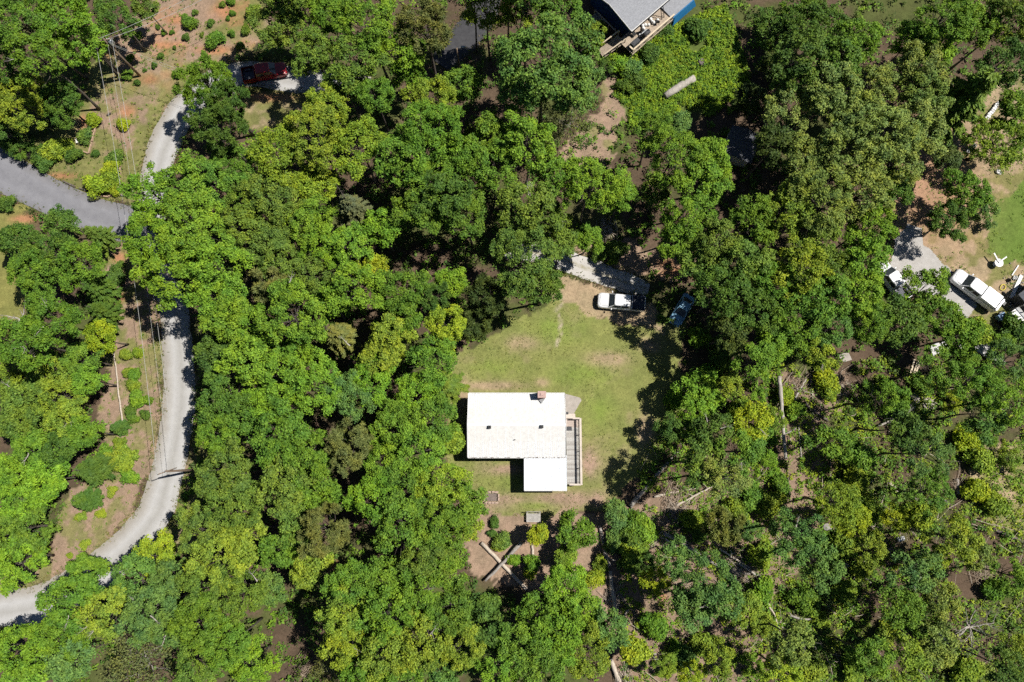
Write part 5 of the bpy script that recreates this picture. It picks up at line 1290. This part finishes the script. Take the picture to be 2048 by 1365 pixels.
for i, (pts, w0, w1, mt, lb) in enumerate((
  ([(1352, 1012), (1388, 992), (1424, 974)], 5, 3, PALELOG, 'pale branchy trunk in the twigs below the olive shade tree'), ([(1384, 1046), (1412, 1034), (1442, 1026)], 4, 3, PALELOG, 'pale stick north of the olive pine in the twig heap'),
  ([(1478, 1128), (1506, 1146), (1534, 1162)], 5, 3, DEADWOOD, 'bleached trunk at the east tip of the long grey one'), ([(1262, 1122), (1300, 1088), (1326, 1062)], 3, 3, TWIG, 'rusty thin trunk reaching up to the long grey one'),
  ([(1440, 1098), (1470, 1118), (1502, 1138)], 4, 3, PALELOG, 'pale stick lying beside the long grey fallen trunk'), ([(1698, 984), (1722, 972), (1748, 962)], 5, 3, GREYLOG, 'grey branchy trunk east of the dark hollow'),
  ([(1828, 998), (1850, 1006), (1876, 1012)], 5, 3, PALELOG, 'pale trunk piece between the two trunk stubs'), ([(1578, 1232), (1606, 1238), (1642, 1240)], 5, 3, GREYLOG, 'grey trunk lying level in the southern brush'),
  ([(1858, 1246), (1880, 1268), (1902, 1292)], 4, 3, DEADWOOD, 'bleached stick leading to the grey dead tree'), ([(1756, 852), (1780, 842), (1804, 836)], 4, 3, DEADWOOD, 'bleached stick above the dark hollow near the lumber'),
  ([(1690, 1128), (1716, 1146), (1742, 1166)], 5, 3, GREYLOG, 'grey trunk slanting below the yellow tree by the boulder'), ([(1530, 1196), (1548, 1230), (1560, 1262)], 5, 3, PALELOG, 'pale trunk between the blue-green clump and the southern brush'),
  ([(1310, 1330), (1330, 1312), (1352, 1300)], 4, 3, PALELOG, 'pale stick northeast of the fan of cut branches'), ([(1588, 800), (1600, 780), (1612, 758)], 5, 3, DEADWOOD, 'thickest white branch of the tangle of pale sticks'))):
    fallen(pts, w0, w1, mt, lb, z=.45, stubs=3)
def brush(px, py, rad, ang, n, spread, label, seed):
    r = random.Random(seed); c = U(px, py); R = M(rad, px, py); mb = MB()
    for k in range(n):
        a = ang + r.gauss(0, spread); p = Vector((r.gauss(0, R * .3), r.gauss(0, R * .3), r.uniform(.02, .5))); L = r.uniform(.6, 2.0) * R * .55; q = p + Vector((math.cos(a) * L, math.sin(a) * L, r.uniform(-.2, .35))); q.z = max(q.z, .03)
        mb.tube([p, (p + q) / 2 + Vector((r.uniform(-.1, .1), r.uniform(-.1, .1), r.uniform(0, .1))), q], [r.uniform(.015, .05), .02, .008], 4, cap=False)
    stuff(mb.build('brush_pile', TWIG if seed % 2 else PALETWIG, None, (c.x, c.y, 0)), label, 'brush pile')
PALETWIG = bark_material('pale_twig', (.36, .29, .22), (.60, .52, .43), 3.0)
for i, a in enumerate(((1352, 1030, 34, 1.2, 90, .9, 'heap of thin pale twigs north of the long grey trunk'), (1340, 1000, 44, .2, 90, 1.2, 'scattered brown twigs below the olive shade tree'), (1462, 1136, 42, -.5, 110, .35, 'fan of pale branches at the top of the long grey trunk'), (1378, 1270, 34, -1.0, 80, .8, 'sticks strewn over the bare pink patch'), (1246, 1345, 26, -1.3, 70, .3, 'fan of cut branches at the bottom edge'), (1590, 778, 36, .7, 90, .7, 'tangle of pale sticks beside the long straight trunk'), (1502, 1118, 30, 0, 50, 2, 'brown twigs east of the long grey trunk'), (1965, 1150, 34, .5, 60, 2, 'dark twigs below the pale tree in the south-east'), (1215, 475, 34, 1.9, 90, .5, 'pale cut branches on the dirt bank north of the driveway'), (600, 1345, 34, .6, 60, .6, 'brown twigs on the bare ground at the bottom edge'), (1290, 1090, 34, .9, 50, .4, 'thin rusty sticks west of the blue-green clump'), (1770, 1090, 30, 0, 50, 2, 'grey twigs around the small white box'), (1225, 1200, 30, 1.4, 60, .6, 'splinters beside the pale thick log'), (1915, 975, 24, 1, 50, 2, 'brush heap around the grey stub'), (1680, 770, 30, .4, 40, 2, 'twigs in the dappled gap south of the east wood'))): brush(*a, 200 + i)
def stump(px, py, r_, label):
    p = U(px, py); r = random.Random(int(px)); mb = MB(); mb.tube([(0, 0, 0), (0, 0, .15), (0, 0, .5), (.05, 0, .62)], [r_ * 1.4, r_ * 1.05, r_, r_ * .9], 12, rough=.12, rng=r); tag(mb.build('tree_stump', DARKLOG, None, p), label, 'stump')
stump(1401, 128, .55, 'dark tree stump in the weedy yard above the cut log')
def boulder(px, py, r_, label, mat):
    p = U(px, py); r = random.Random(int(px)); mb = MB(); rings = []
    for i in range(7):
        f = i / 6; s = math.sin(.25 + f * 2.75); rings.append([(r_ * s * math.cos(k * .628) * r.uniform(.85, 1.1), r_ * .8 * s * math.sin(k * .628) * r.uniform(.85, 1.1), r_ * (.75 - .9 * f)) for k in range(10)])
    mb.loft(rings[::-1], smooth=False); return tag(mb.build('boulder', mat, None, (p.x, p.y, .05)), label, 'boulder')
boulder(1653, 1054, .6, 'single grey boulder in the south-east clearing', ROCK)
for i, (x, y) in enumerate(((1414, 140), (1418, 149), (1423, 143), (1420, 136))): boulder(x, y, .22, 'small pale stone in the debris beside the dark stump', SLABM)['group'] = 'stones beside the stump'

# ------------------------------------------------------------------ pale snag at the west edge
def snag():
    c = U(42, 640, 5); t = thing('dead_snag', 'pale dead snag with bare forked limbs beside the west meadow', 'dead tree', (c.x, c.y, 0)); me = branching(55, 2.6, .35, 5, 1, DEADWOOD, 'limbs', .13)[0]; link('limbs', me, t, (0, 0, 6.0)); MB().tube([(0, 0, -.2), (.1, 0, 3), (0, 0, 5.1)], [.26, .2, .13], 9).build('trunk', DEADWOOD, t)
snag()

# ------------------------------------------------------------------ low shrubs one can count
LAND = {'transformer pole': (280, 152), 'drive bend': (400, 190), 'red pickup': (528, 146), 'upper garden bed': (180, 285), 'corner garden bed': (220, 375), 'paved road': (60, 350), 'lime green tree': (204, 674), 'sunlit start of the gravel road': (352, 690), 'slender leaning trunk': (238, 780), 'small round cedar': (235, 855), 'roadside pole': (397, 940), 'elongated dark cedar': (178, 940), 'lower road bend': (225, 1100), 'fire pit': (983, 995), 'wooden bench': (1067, 1030), 'crossed logs': (1010, 1130), 'small yellow tree': (1076, 1071), 'bushy tree below the deck': (1152, 1062), 'rotten grey log': (1208, 1095), 'pale thick log': (1226, 1185), 'boarded ramp': (1215, 95), 'blue house deck corner': (1265, 98), 'blue annex': (1380, 20), 'cut log': (1358, 175), 'dark stump': (1401, 128), 'white pickup': (1243, 604), 'blue car': (1365, 619), 'dirt bank': (1215, 470), 'white broken log end': (1273, 1027), 'long grey fallen trunk': (1400, 1110), 'curved fallen stick': (1290, 1300), 'bare pink patch': (1390, 1280), 'fan of cut branches': (1246, 1345), 'long straight pale trunk': (1565, 830), 'tangle of pale sticks': (1590, 775), 'dark hollow': (1640, 890), 'grey boulder': (1653, 1054), 'small white box': (1799, 1077), 'pale trunk stub': (1787, 974), 'grey stub': (1914, 972), 'dark log at the frame edge': (2020, 1072), 'grey dead tree': (1960, 1262), 'white rubble slabs': (1960, 695), 'pale lumber': (1830, 735), 'white porch': (2035, 632), 'big blue-green tree': (1402, 1156), 'lawn': (1330, 780), 'forked dead limb': (1424, 862)}
HUE = {'g': 'green', 'b': 'bright green', 'y': 'yellow-green', 'v': 'lime yellow', 'd': 'dark green', 't': 'blue-green', 'o': 'olive', 'p': 'pale green', 's': 'grey-green', 'k': 'brownish', 'e': 'very dark'}
USED = set()
def shrubs(pts, noun, where, group):
    """each shrub is labelled by its colour, its size and the landmark it grows beside"""
    for x, y, r, c in pts:
        size = 'tiny' if r < 6.5 else 'small' if r < 11 else 'medium' if r < 17 else 'large'
        for nm, (lx, ly) in sorted(LAND.items(), key=lambda q: math.hypot(q[1][0] - x, q[1][1] - y)):
            a = math.degrees(math.atan2(ly - y, x - lx)) % 360; d = ('east', 'northeast', 'north', 'northwest', 'west', 'southwest', 'south', 'southeast')[int((a + 22.5) // 45) % 8]; m = math.hypot(lx - x, ly - y)
            lb = f'{size} {HUE[c]} {noun} {where}, ' + (f'close {d} of the {nm}' if m < 45 else f'{d} of the {nm}' if m < 110 else f'farther {d} of the {nm}')
            if lb not in USED and len(lb.split()) <= 16: break
        USED.add(lb); plant(x, y, r, 'S', c, lb, None, group)
shrubs([(380, 47, 11, 'g'), (327, 65, 5, 'g'), (344, 65, 4, 'g'), (316, 54, 4, 'd'), (372, 75, 6, 'd'), (431, 80, 14, 'g'), (422, 46, 6, 'd'), (465, 27, 5, 'g'), (456, 37, 4, 'g'), (464, 67, 6, 'g'), (274, 72, 7, 'o'), (260, 117, 7, 'g'), (321, 112, 5, 'd'), (309, 131, 5, 'd'), (255, 150, 9, 'g'), (275, 165, 5, 'd'), (409, 107, 5, 'g'), (349, 96, 3, 'd'), (290, 140, 3, 'g'), (352, 152, 6, 'g'), (370, 35, 6, 'g'), (390, 25, 5, 'o'), (462, 3, 7, 'g'), (507, 25, 12, 'o'), (492, 60, 8, 'o'), (480, 92, 7, 'o'), (445, 10, 5, 'o'), (405, 70, 4, 'o')], 'shrub', 'on the reddish clearing', 'shrubs on the reddish clearing')
shrubs([(187, 241, 12, 'v'), (247, 250, 10, 'v')], 'bush', 'under the wires', 'lime bushes under the wires')
shrubs([(170, 272, 12, 't'), (191, 307, 6, 'd'), (150, 312, 13, 'd'), (230, 318, 13, 'o'), (55, 307, 27, 'd'), (15, 281, 19, 'd'), (90, 322, 15, 'd'), (107, 302, 19, 'y'), (135, 296, 13, 'y'), (12, 407, 14, 'd')], 'bush', 'in the roadside garden', 'bushes of the roadside garden')
shrubs([(222, 338, 15, 'v'), (197, 370, 19, 'v'), (222, 360, 17, 'y'), (228, 378, 11, 'v'), (188, 391, 9, 's')], 'bush', 'in a timber-edged bed', 'bushes of the corner garden bed')
shrubs([(252, 709, 10, 'y'), (277, 706, 9, 'y'), (269, 751, 11, 'g'), (255, 744, 8, 'y'), (267, 771, 11, 'y'), (275, 799, 14, 'b'), (297, 801, 8, 'g'), (262, 824, 10, 'd'), (267, 836, 9, 'g'), (291, 829, 8, 'd'), (212, 909, 15, 'g'), (225, 921, 18, 'y'), (250, 916, 18, 'y'), (260, 949, 14, 'b'), (240, 889, 11, 'y'), (226, 984, 9, 'y'), (162, 1034, 8, 'y'), (202, 1029, 8, 'y'), (89, 1096, 9, 'y'), (170, 1089, 9, 'y'), (140, 1111, 5, 'y'), (222, 640, 14, 'g'), (225, 560, 16, 'd'), (238, 540, 12, 'd')], 'bush', 'on the pink bank', 'weed bushes on the west bank')
plant(235, 855, 18, 'C', 'd', 'small round dark cedar alone at the foot of the slender leaning trunk', 2.6, 'trees of the woodland')
shrubs([(989, 1045, 9, 'd'), (1005, 1083, 14, 'o'), (995, 1093, 9, 'v'), (985, 1067, 7, 'd'), (1027, 1120, 11, 'b'), (1126, 1138, 15, 'b'), (1189, 1158, 16, 'v'), (1064, 1128, 15, 'g'), (1062, 1142, 12, 'v'), (1203, 1126, 13, 'y'), (1228, 1081, 19, 't')], 'shrub', 'on pink ground', 'shrubs around the crossed logs')
shrubs([(1190, 70, 28, 'y'), (1212, 140, 22, 'd'), (1240, 132, 17, 'b'), (1262, 140, 17, 't'), (1276, 165, 15, 'd'), (1300, 105, 16, 'd'), (1330, 60, 12, 'd'), (1250, 175, 13, 'd'), (1395, 60, 18, 'd')], 'bush', 'in the weedy yard', 'bushes beside the blue house')
shrubs([(1395, 676, 17, 'b'), (1440, 720, 20, 'd'), (1416, 745, 16, 'b'), (1200, 505, 14, 'd'), (1232, 500, 16, 'o'), (1225, 520, 9, 'y')], 'bush', 'in dappled shade', 'bushes at the driveway edge')
shrubs([(1270, 1050, 22, 'g'), (1290, 1060, 20, 'b'), (1255, 1075, 20, 'd'), (1262, 1110, 22, 'y'), (1280, 1095, 16, 'y'), (1310, 1250, 22, 'g'), (1290, 1130, 26, 'd'), (1260, 1130, 24, 'd'), (1500, 1060, 24, 't'), (1520, 1110, 22, 'y'), (1540, 1010, 22, 'y'), (1470, 1020, 20, 'y'), (1385, 1040, 18, 'y'), (1400, 1065, 16, 'g'), (1370, 1315, 18, 't'), (1350, 1300, 14, 'g'), (1410, 1290, 20, 'y'), (1520, 1180, 22, 'b'), (1530, 1250, 24, 'y'), (1500, 1330, 24, 'b'), (1620, 1340, 22, 'y'), (1610, 1200, 22, 'g'), (1690, 1180, 18, 'y'), (1720, 1140, 16, 'y'), (1690, 1090, 20, 'y'), (1740, 1020, 20, 'y'), (1710, 960, 22, 'y'), (1570, 790, 15, 'v'), (1590, 820, 16, 'b'), (1650, 760, 20, 'v'), (1660, 780, 15, 'y'), (1550, 840, 22, 'y'), (1530, 870, 18, 'g'), (1560, 970, 16, 'g'), (1840, 1030, 22, 'y'), (1990, 1010, 20, 'y'), (1950, 980, 20, 'v'), (2020, 920, 24, 'y'), (1960, 920, 22, 'y'), (1930, 880, 20, 'v'), (1905, 800, 22, 'v'), (1850, 770, 16, 'y'), (1970, 870, 22, 'g'), (1990, 1180, 18, 'g'), (1930, 1340, 22, 'y'), (1970, 1340, 16, 'p'), (1840, 1260, 18, 'g'), (1770, 1270, 18, 'y'), (1700, 1340, 18, 'y'), (1640, 1240, 14, 'y'), (2000, 690, 26, 'g'), (1960, 665, 20, 'y'), (1935, 720, 22, 'g'), (1985, 745, 26, 'g'), (2030, 655, 20, 'd'), (1350, 800, 16, 'b'), (1370, 860, 22, 'g'), (1420, 800, 20, 'b'), (1480, 820, 20, 'y'), (1500, 990, 22, 'g')], 'shrub', 'in the regrowth', 'shrubs of the south-east regrowth')

# ------------------------------------------------------------------ ground cover nobody could count
RP = np.array(ROADPTS)
def leafy_mat(name, label, cat, n, region, cols, size, height, per, seed, avoid=(), clump=.45):
    r = np.random.RandomState(seed); x0, y0 = np.array(region).min(0); x1, y1 = np.array(region).max(0); x = r.uniform(x0, x1, n); y = r.uniform(y0, y1, n); k = inside(x, y, region)
    for poly in avoid: k &= ~inside(x, y, poly)
    x, y = x[k], y[k]; d = np.full(len(x), 9e9)
    for q in RP[::2]: d = np.minimum(d, np.hypot(x - q[0], y - q[1]) - q[2])
    k = (d > .25) & (fbm(x, y, 5.0) + .25 * (fbm(x + 5, y, 1.3, 2) - .5) > (.40 if len(avoid) else .36)); x, y = x[k], y[k]; m = len(x)
    hz = height * r.uniform(.3, 1.0, m) ** 1.5 * (.35 + 1.3 * fbm(x + 33, y + 8, 2.2, 2)); cr = clump * r.uniform(.5, 1.4, m); ci = (fbm(x + 70, y, 4.0) * 1.6 - .3 + r.normal(0, .15, m)).clip(0, .999) * len(cols); base = np.array(cols)[ci.astype(int)] * r.uniform(.8, 1.2, (m, 1))
    e = unit(r.randn(m, per, 3) + np.array([0, 0, .6])); c = np.stack([x, y, hz * .5], 1)[:, None, :] + e * np.stack([cr, cr, hz * .55], 1)[:, None, :] * r.uniform(.4, 1.0, (m, per, 1)); c = c.reshape(-1, 3); c[:, 2] = np.maximum(c[:, 2], .03)
    nr = unit(e.reshape(-1, 3) * .5 + np.array([0, 0, .8]) + r.randn(m * per, 3) * .4); Ls = size * r.uniform(.6, 1.3, m * per); v, f = kites(c, nr, r.randn(m * per, 3), Ls, Ls * .6)
    stuff(link(name, fast_mesh(name, v, f, WEED, tone=np.repeat(np.clip(.5 + r.randn(m * per) * .12, 0, 1), 4), tint=np.repeat(np.repeat(base, per, 0), 4, 0))), label, cat)
G = lambda *k: [PAL[i] for i in k]
YG = [(.12, .23, .02), (.20, .34, .022), (.25, .37, .022), (.09, .18, .02), (.23, .36, .025), (.14, .26, .022), (.27, .36, .03)]
WEEDY2 = P2([(1215, 112), (1270, 108), (1330, 62), (1400, 30), (1450, 10), (1478, 90), (1498, 150), (1490, 215), (1440, 240), (1390, 225), (1340, 262), (1255, 258), (1262, 215), (1228, 195), (1240, 150)])
leafy_mat('weeds', 'dense bright yellow-green weeds filling the yard below the blue house', 'weeds', 11000, WEEDY2, YG, .2, .8, 16, 11, clump=.36)
ALL = P2([(-60, -40), (2110, -40), (2110, 1410), (-60, 1410)])
leafy_mat('undergrowth', 'dark leafy undergrowth below the woodland canopy', 'undergrowth', 14000, ALL, G('d', 'g', 'e', 'd', 'g', 'b'), .32, 1.3, 16, 12, avoid=(LAWN, BANK3, CLEAR, BANK, BANK2, YARD, WEEDY, DRYA, SOUTH, MEADOW, BRUSH, OPENSE, pad_poly := [(U(x, y).x, U(x, y).y) for x, y in ((1170, 0), (1400, -40), (1400, 60), (1260, 120), (1190, 120))]), clump=.6)
leafy_mat('regrowth', 'patchy leafy regrowth over the brush-covered south-east ground', 'undergrowth', 7500, P2([(1240, 1010), (1350, 780), (1560, 730), (2100, 690), (2100, 1410), (1240, 1410)]), G('y', 'g', 'b', 'y', 'v', 'd'), .24, .8, 14, 13, clump=.5)
leafy_mat('bank_weeds', 'sparse low weeds scattered over the pink bank and reddish clearing', 'weeds', 2600, P2([(150, -10), (560, -10), (540, 110), (430, 130), (300, 300), (330, 690), (330, 830), (270, 1035), (60, 1180), (0, 1180), (120, 1000), (200, 900), (200, 600), (180, 480), (270, 400), (60, 330)]), G('o', 'y', 'o', 'g', 'k'), .16, .35, 8, 14, clump=.25)
leafy_mat('verge_grass', 'rough grass and weeds along the east verge of the gravel road', 'grass', 700, VERGE, G('y', 'o', 'b', 'o'), .17, .4, 12, 15, clump=.3)
leafy_mat('yard_grass', 'patchy grass of the east yard', 'grass', 2600, YARD, G('o', 'y', 'g', 'o'), .13, .22, 8, 16, avoid=(LOT,), clump=.3)
leafy_mat('lawn_grass', 'short mown grass of the lawn around the white-roofed house', 'grass', 4500, LAWN, [(.22, .24, .06), (.19, .24, .05), (.25, .25, .08), (.17, .22, .04)], .09, .03, 5, 17, clump=.22, avoid=([tuple(U(x, y)[:2]) for x, y in ((930, 780), (1165, 780), (1165, 985), (1040, 985), (1040, 920), (930, 920))],))

def road_edge_grass():
    """tufts creeping over the road edges"""
    r = np.random.RandomState(21); C = []; T = []
    for i in range(0, len(ROADPTS) - 1):
        x, y, hw = ROADPTS[i]; x2, y2, _ = ROADPTS[i + 1]; d = math.hypot(x2 - x, y2 - y)
        if d > 2 or d < 1e-3: continue
        nx, ny = -(y2 - y) / d, (x2 - x) / d
        for sd in (-1, 1):
            for k in range(r.randint(2, 9)):
                o = hw + r.normal(.12, .28); C.append((x + nx * o * sd + r.normal(0, .2), y + ny * o * sd + r.normal(0, .2), .05)); T.append(((.17, .2, .045), (.21, .2, .07), (.28, .23, .12), (.14, .19, .035))[r.randint(4)])
    C = np.array(C); T = np.array(T); per = 9; e = unit(r.randn(len(C), per, 3) + np.array([0, 0, .9])); c = (C[:, None, :] + e * r.uniform(.03, .2, (len(C), per, 1))).reshape(-1, 3); c[:, 2] = np.maximum(c[:, 2], .02)
    n = len(c); v, f = kites(c, unit(r.randn(n, 3) + np.array([0, 0, 1.0])), r.randn(n, 3), r.uniform(.08, .2, n), r.uniform(.03, .08, n))
    stuff(link('roadside_grass', fast_mesh('roadside_grass', v, f, WEED, tone=np.repeat(np.clip(.5 + r.randn(n) * .12, 0, 1), 4), tint=np.repeat(np.repeat(T, per, 0), 4, 0))), 'ragged grass creeping over the edges of the roads and driveway', 'grass')
road_edge_grass()
def deadfall():
    r = random.Random(31); mb = MB(); poly = P2([(1230, 1010), (1340, 800), (1560, 735), (1700, 735), (2060, 800), (2060, 1370), (1230, 1370)]); n = 0
    while n < 330:
        px, py = r.uniform(1230, 2060), r.uniform(735, 1370); p = U(px, py)
        if not inside(np.array([p.x]), np.array([p.y]), poly)[0]: continue
        a = r.choice((.7, -.6, 1.3)) + r.gauss(0, .5); L = r.uniform(.6, 3.6); q = p + Vector((math.cos(a) * L, math.sin(a) * L, 0)); p.z = r.uniform(.05, .35); q.z = r.uniform(.05, .7); w_ = r.uniform(.015, .055)
        mb.tube([p, (p + q) / 2 + Vector((r.uniform(-.2, .2), r.uniform(-.2, .2), .05)), q], [w_, w_ * .8, w_ * .3], 5, cap=False); n += 1
    stuff(mb.build('deadfall', PALETWIG), 'loose pale sticks strewn through the south-east clearing', 'deadfall')
deadfall()
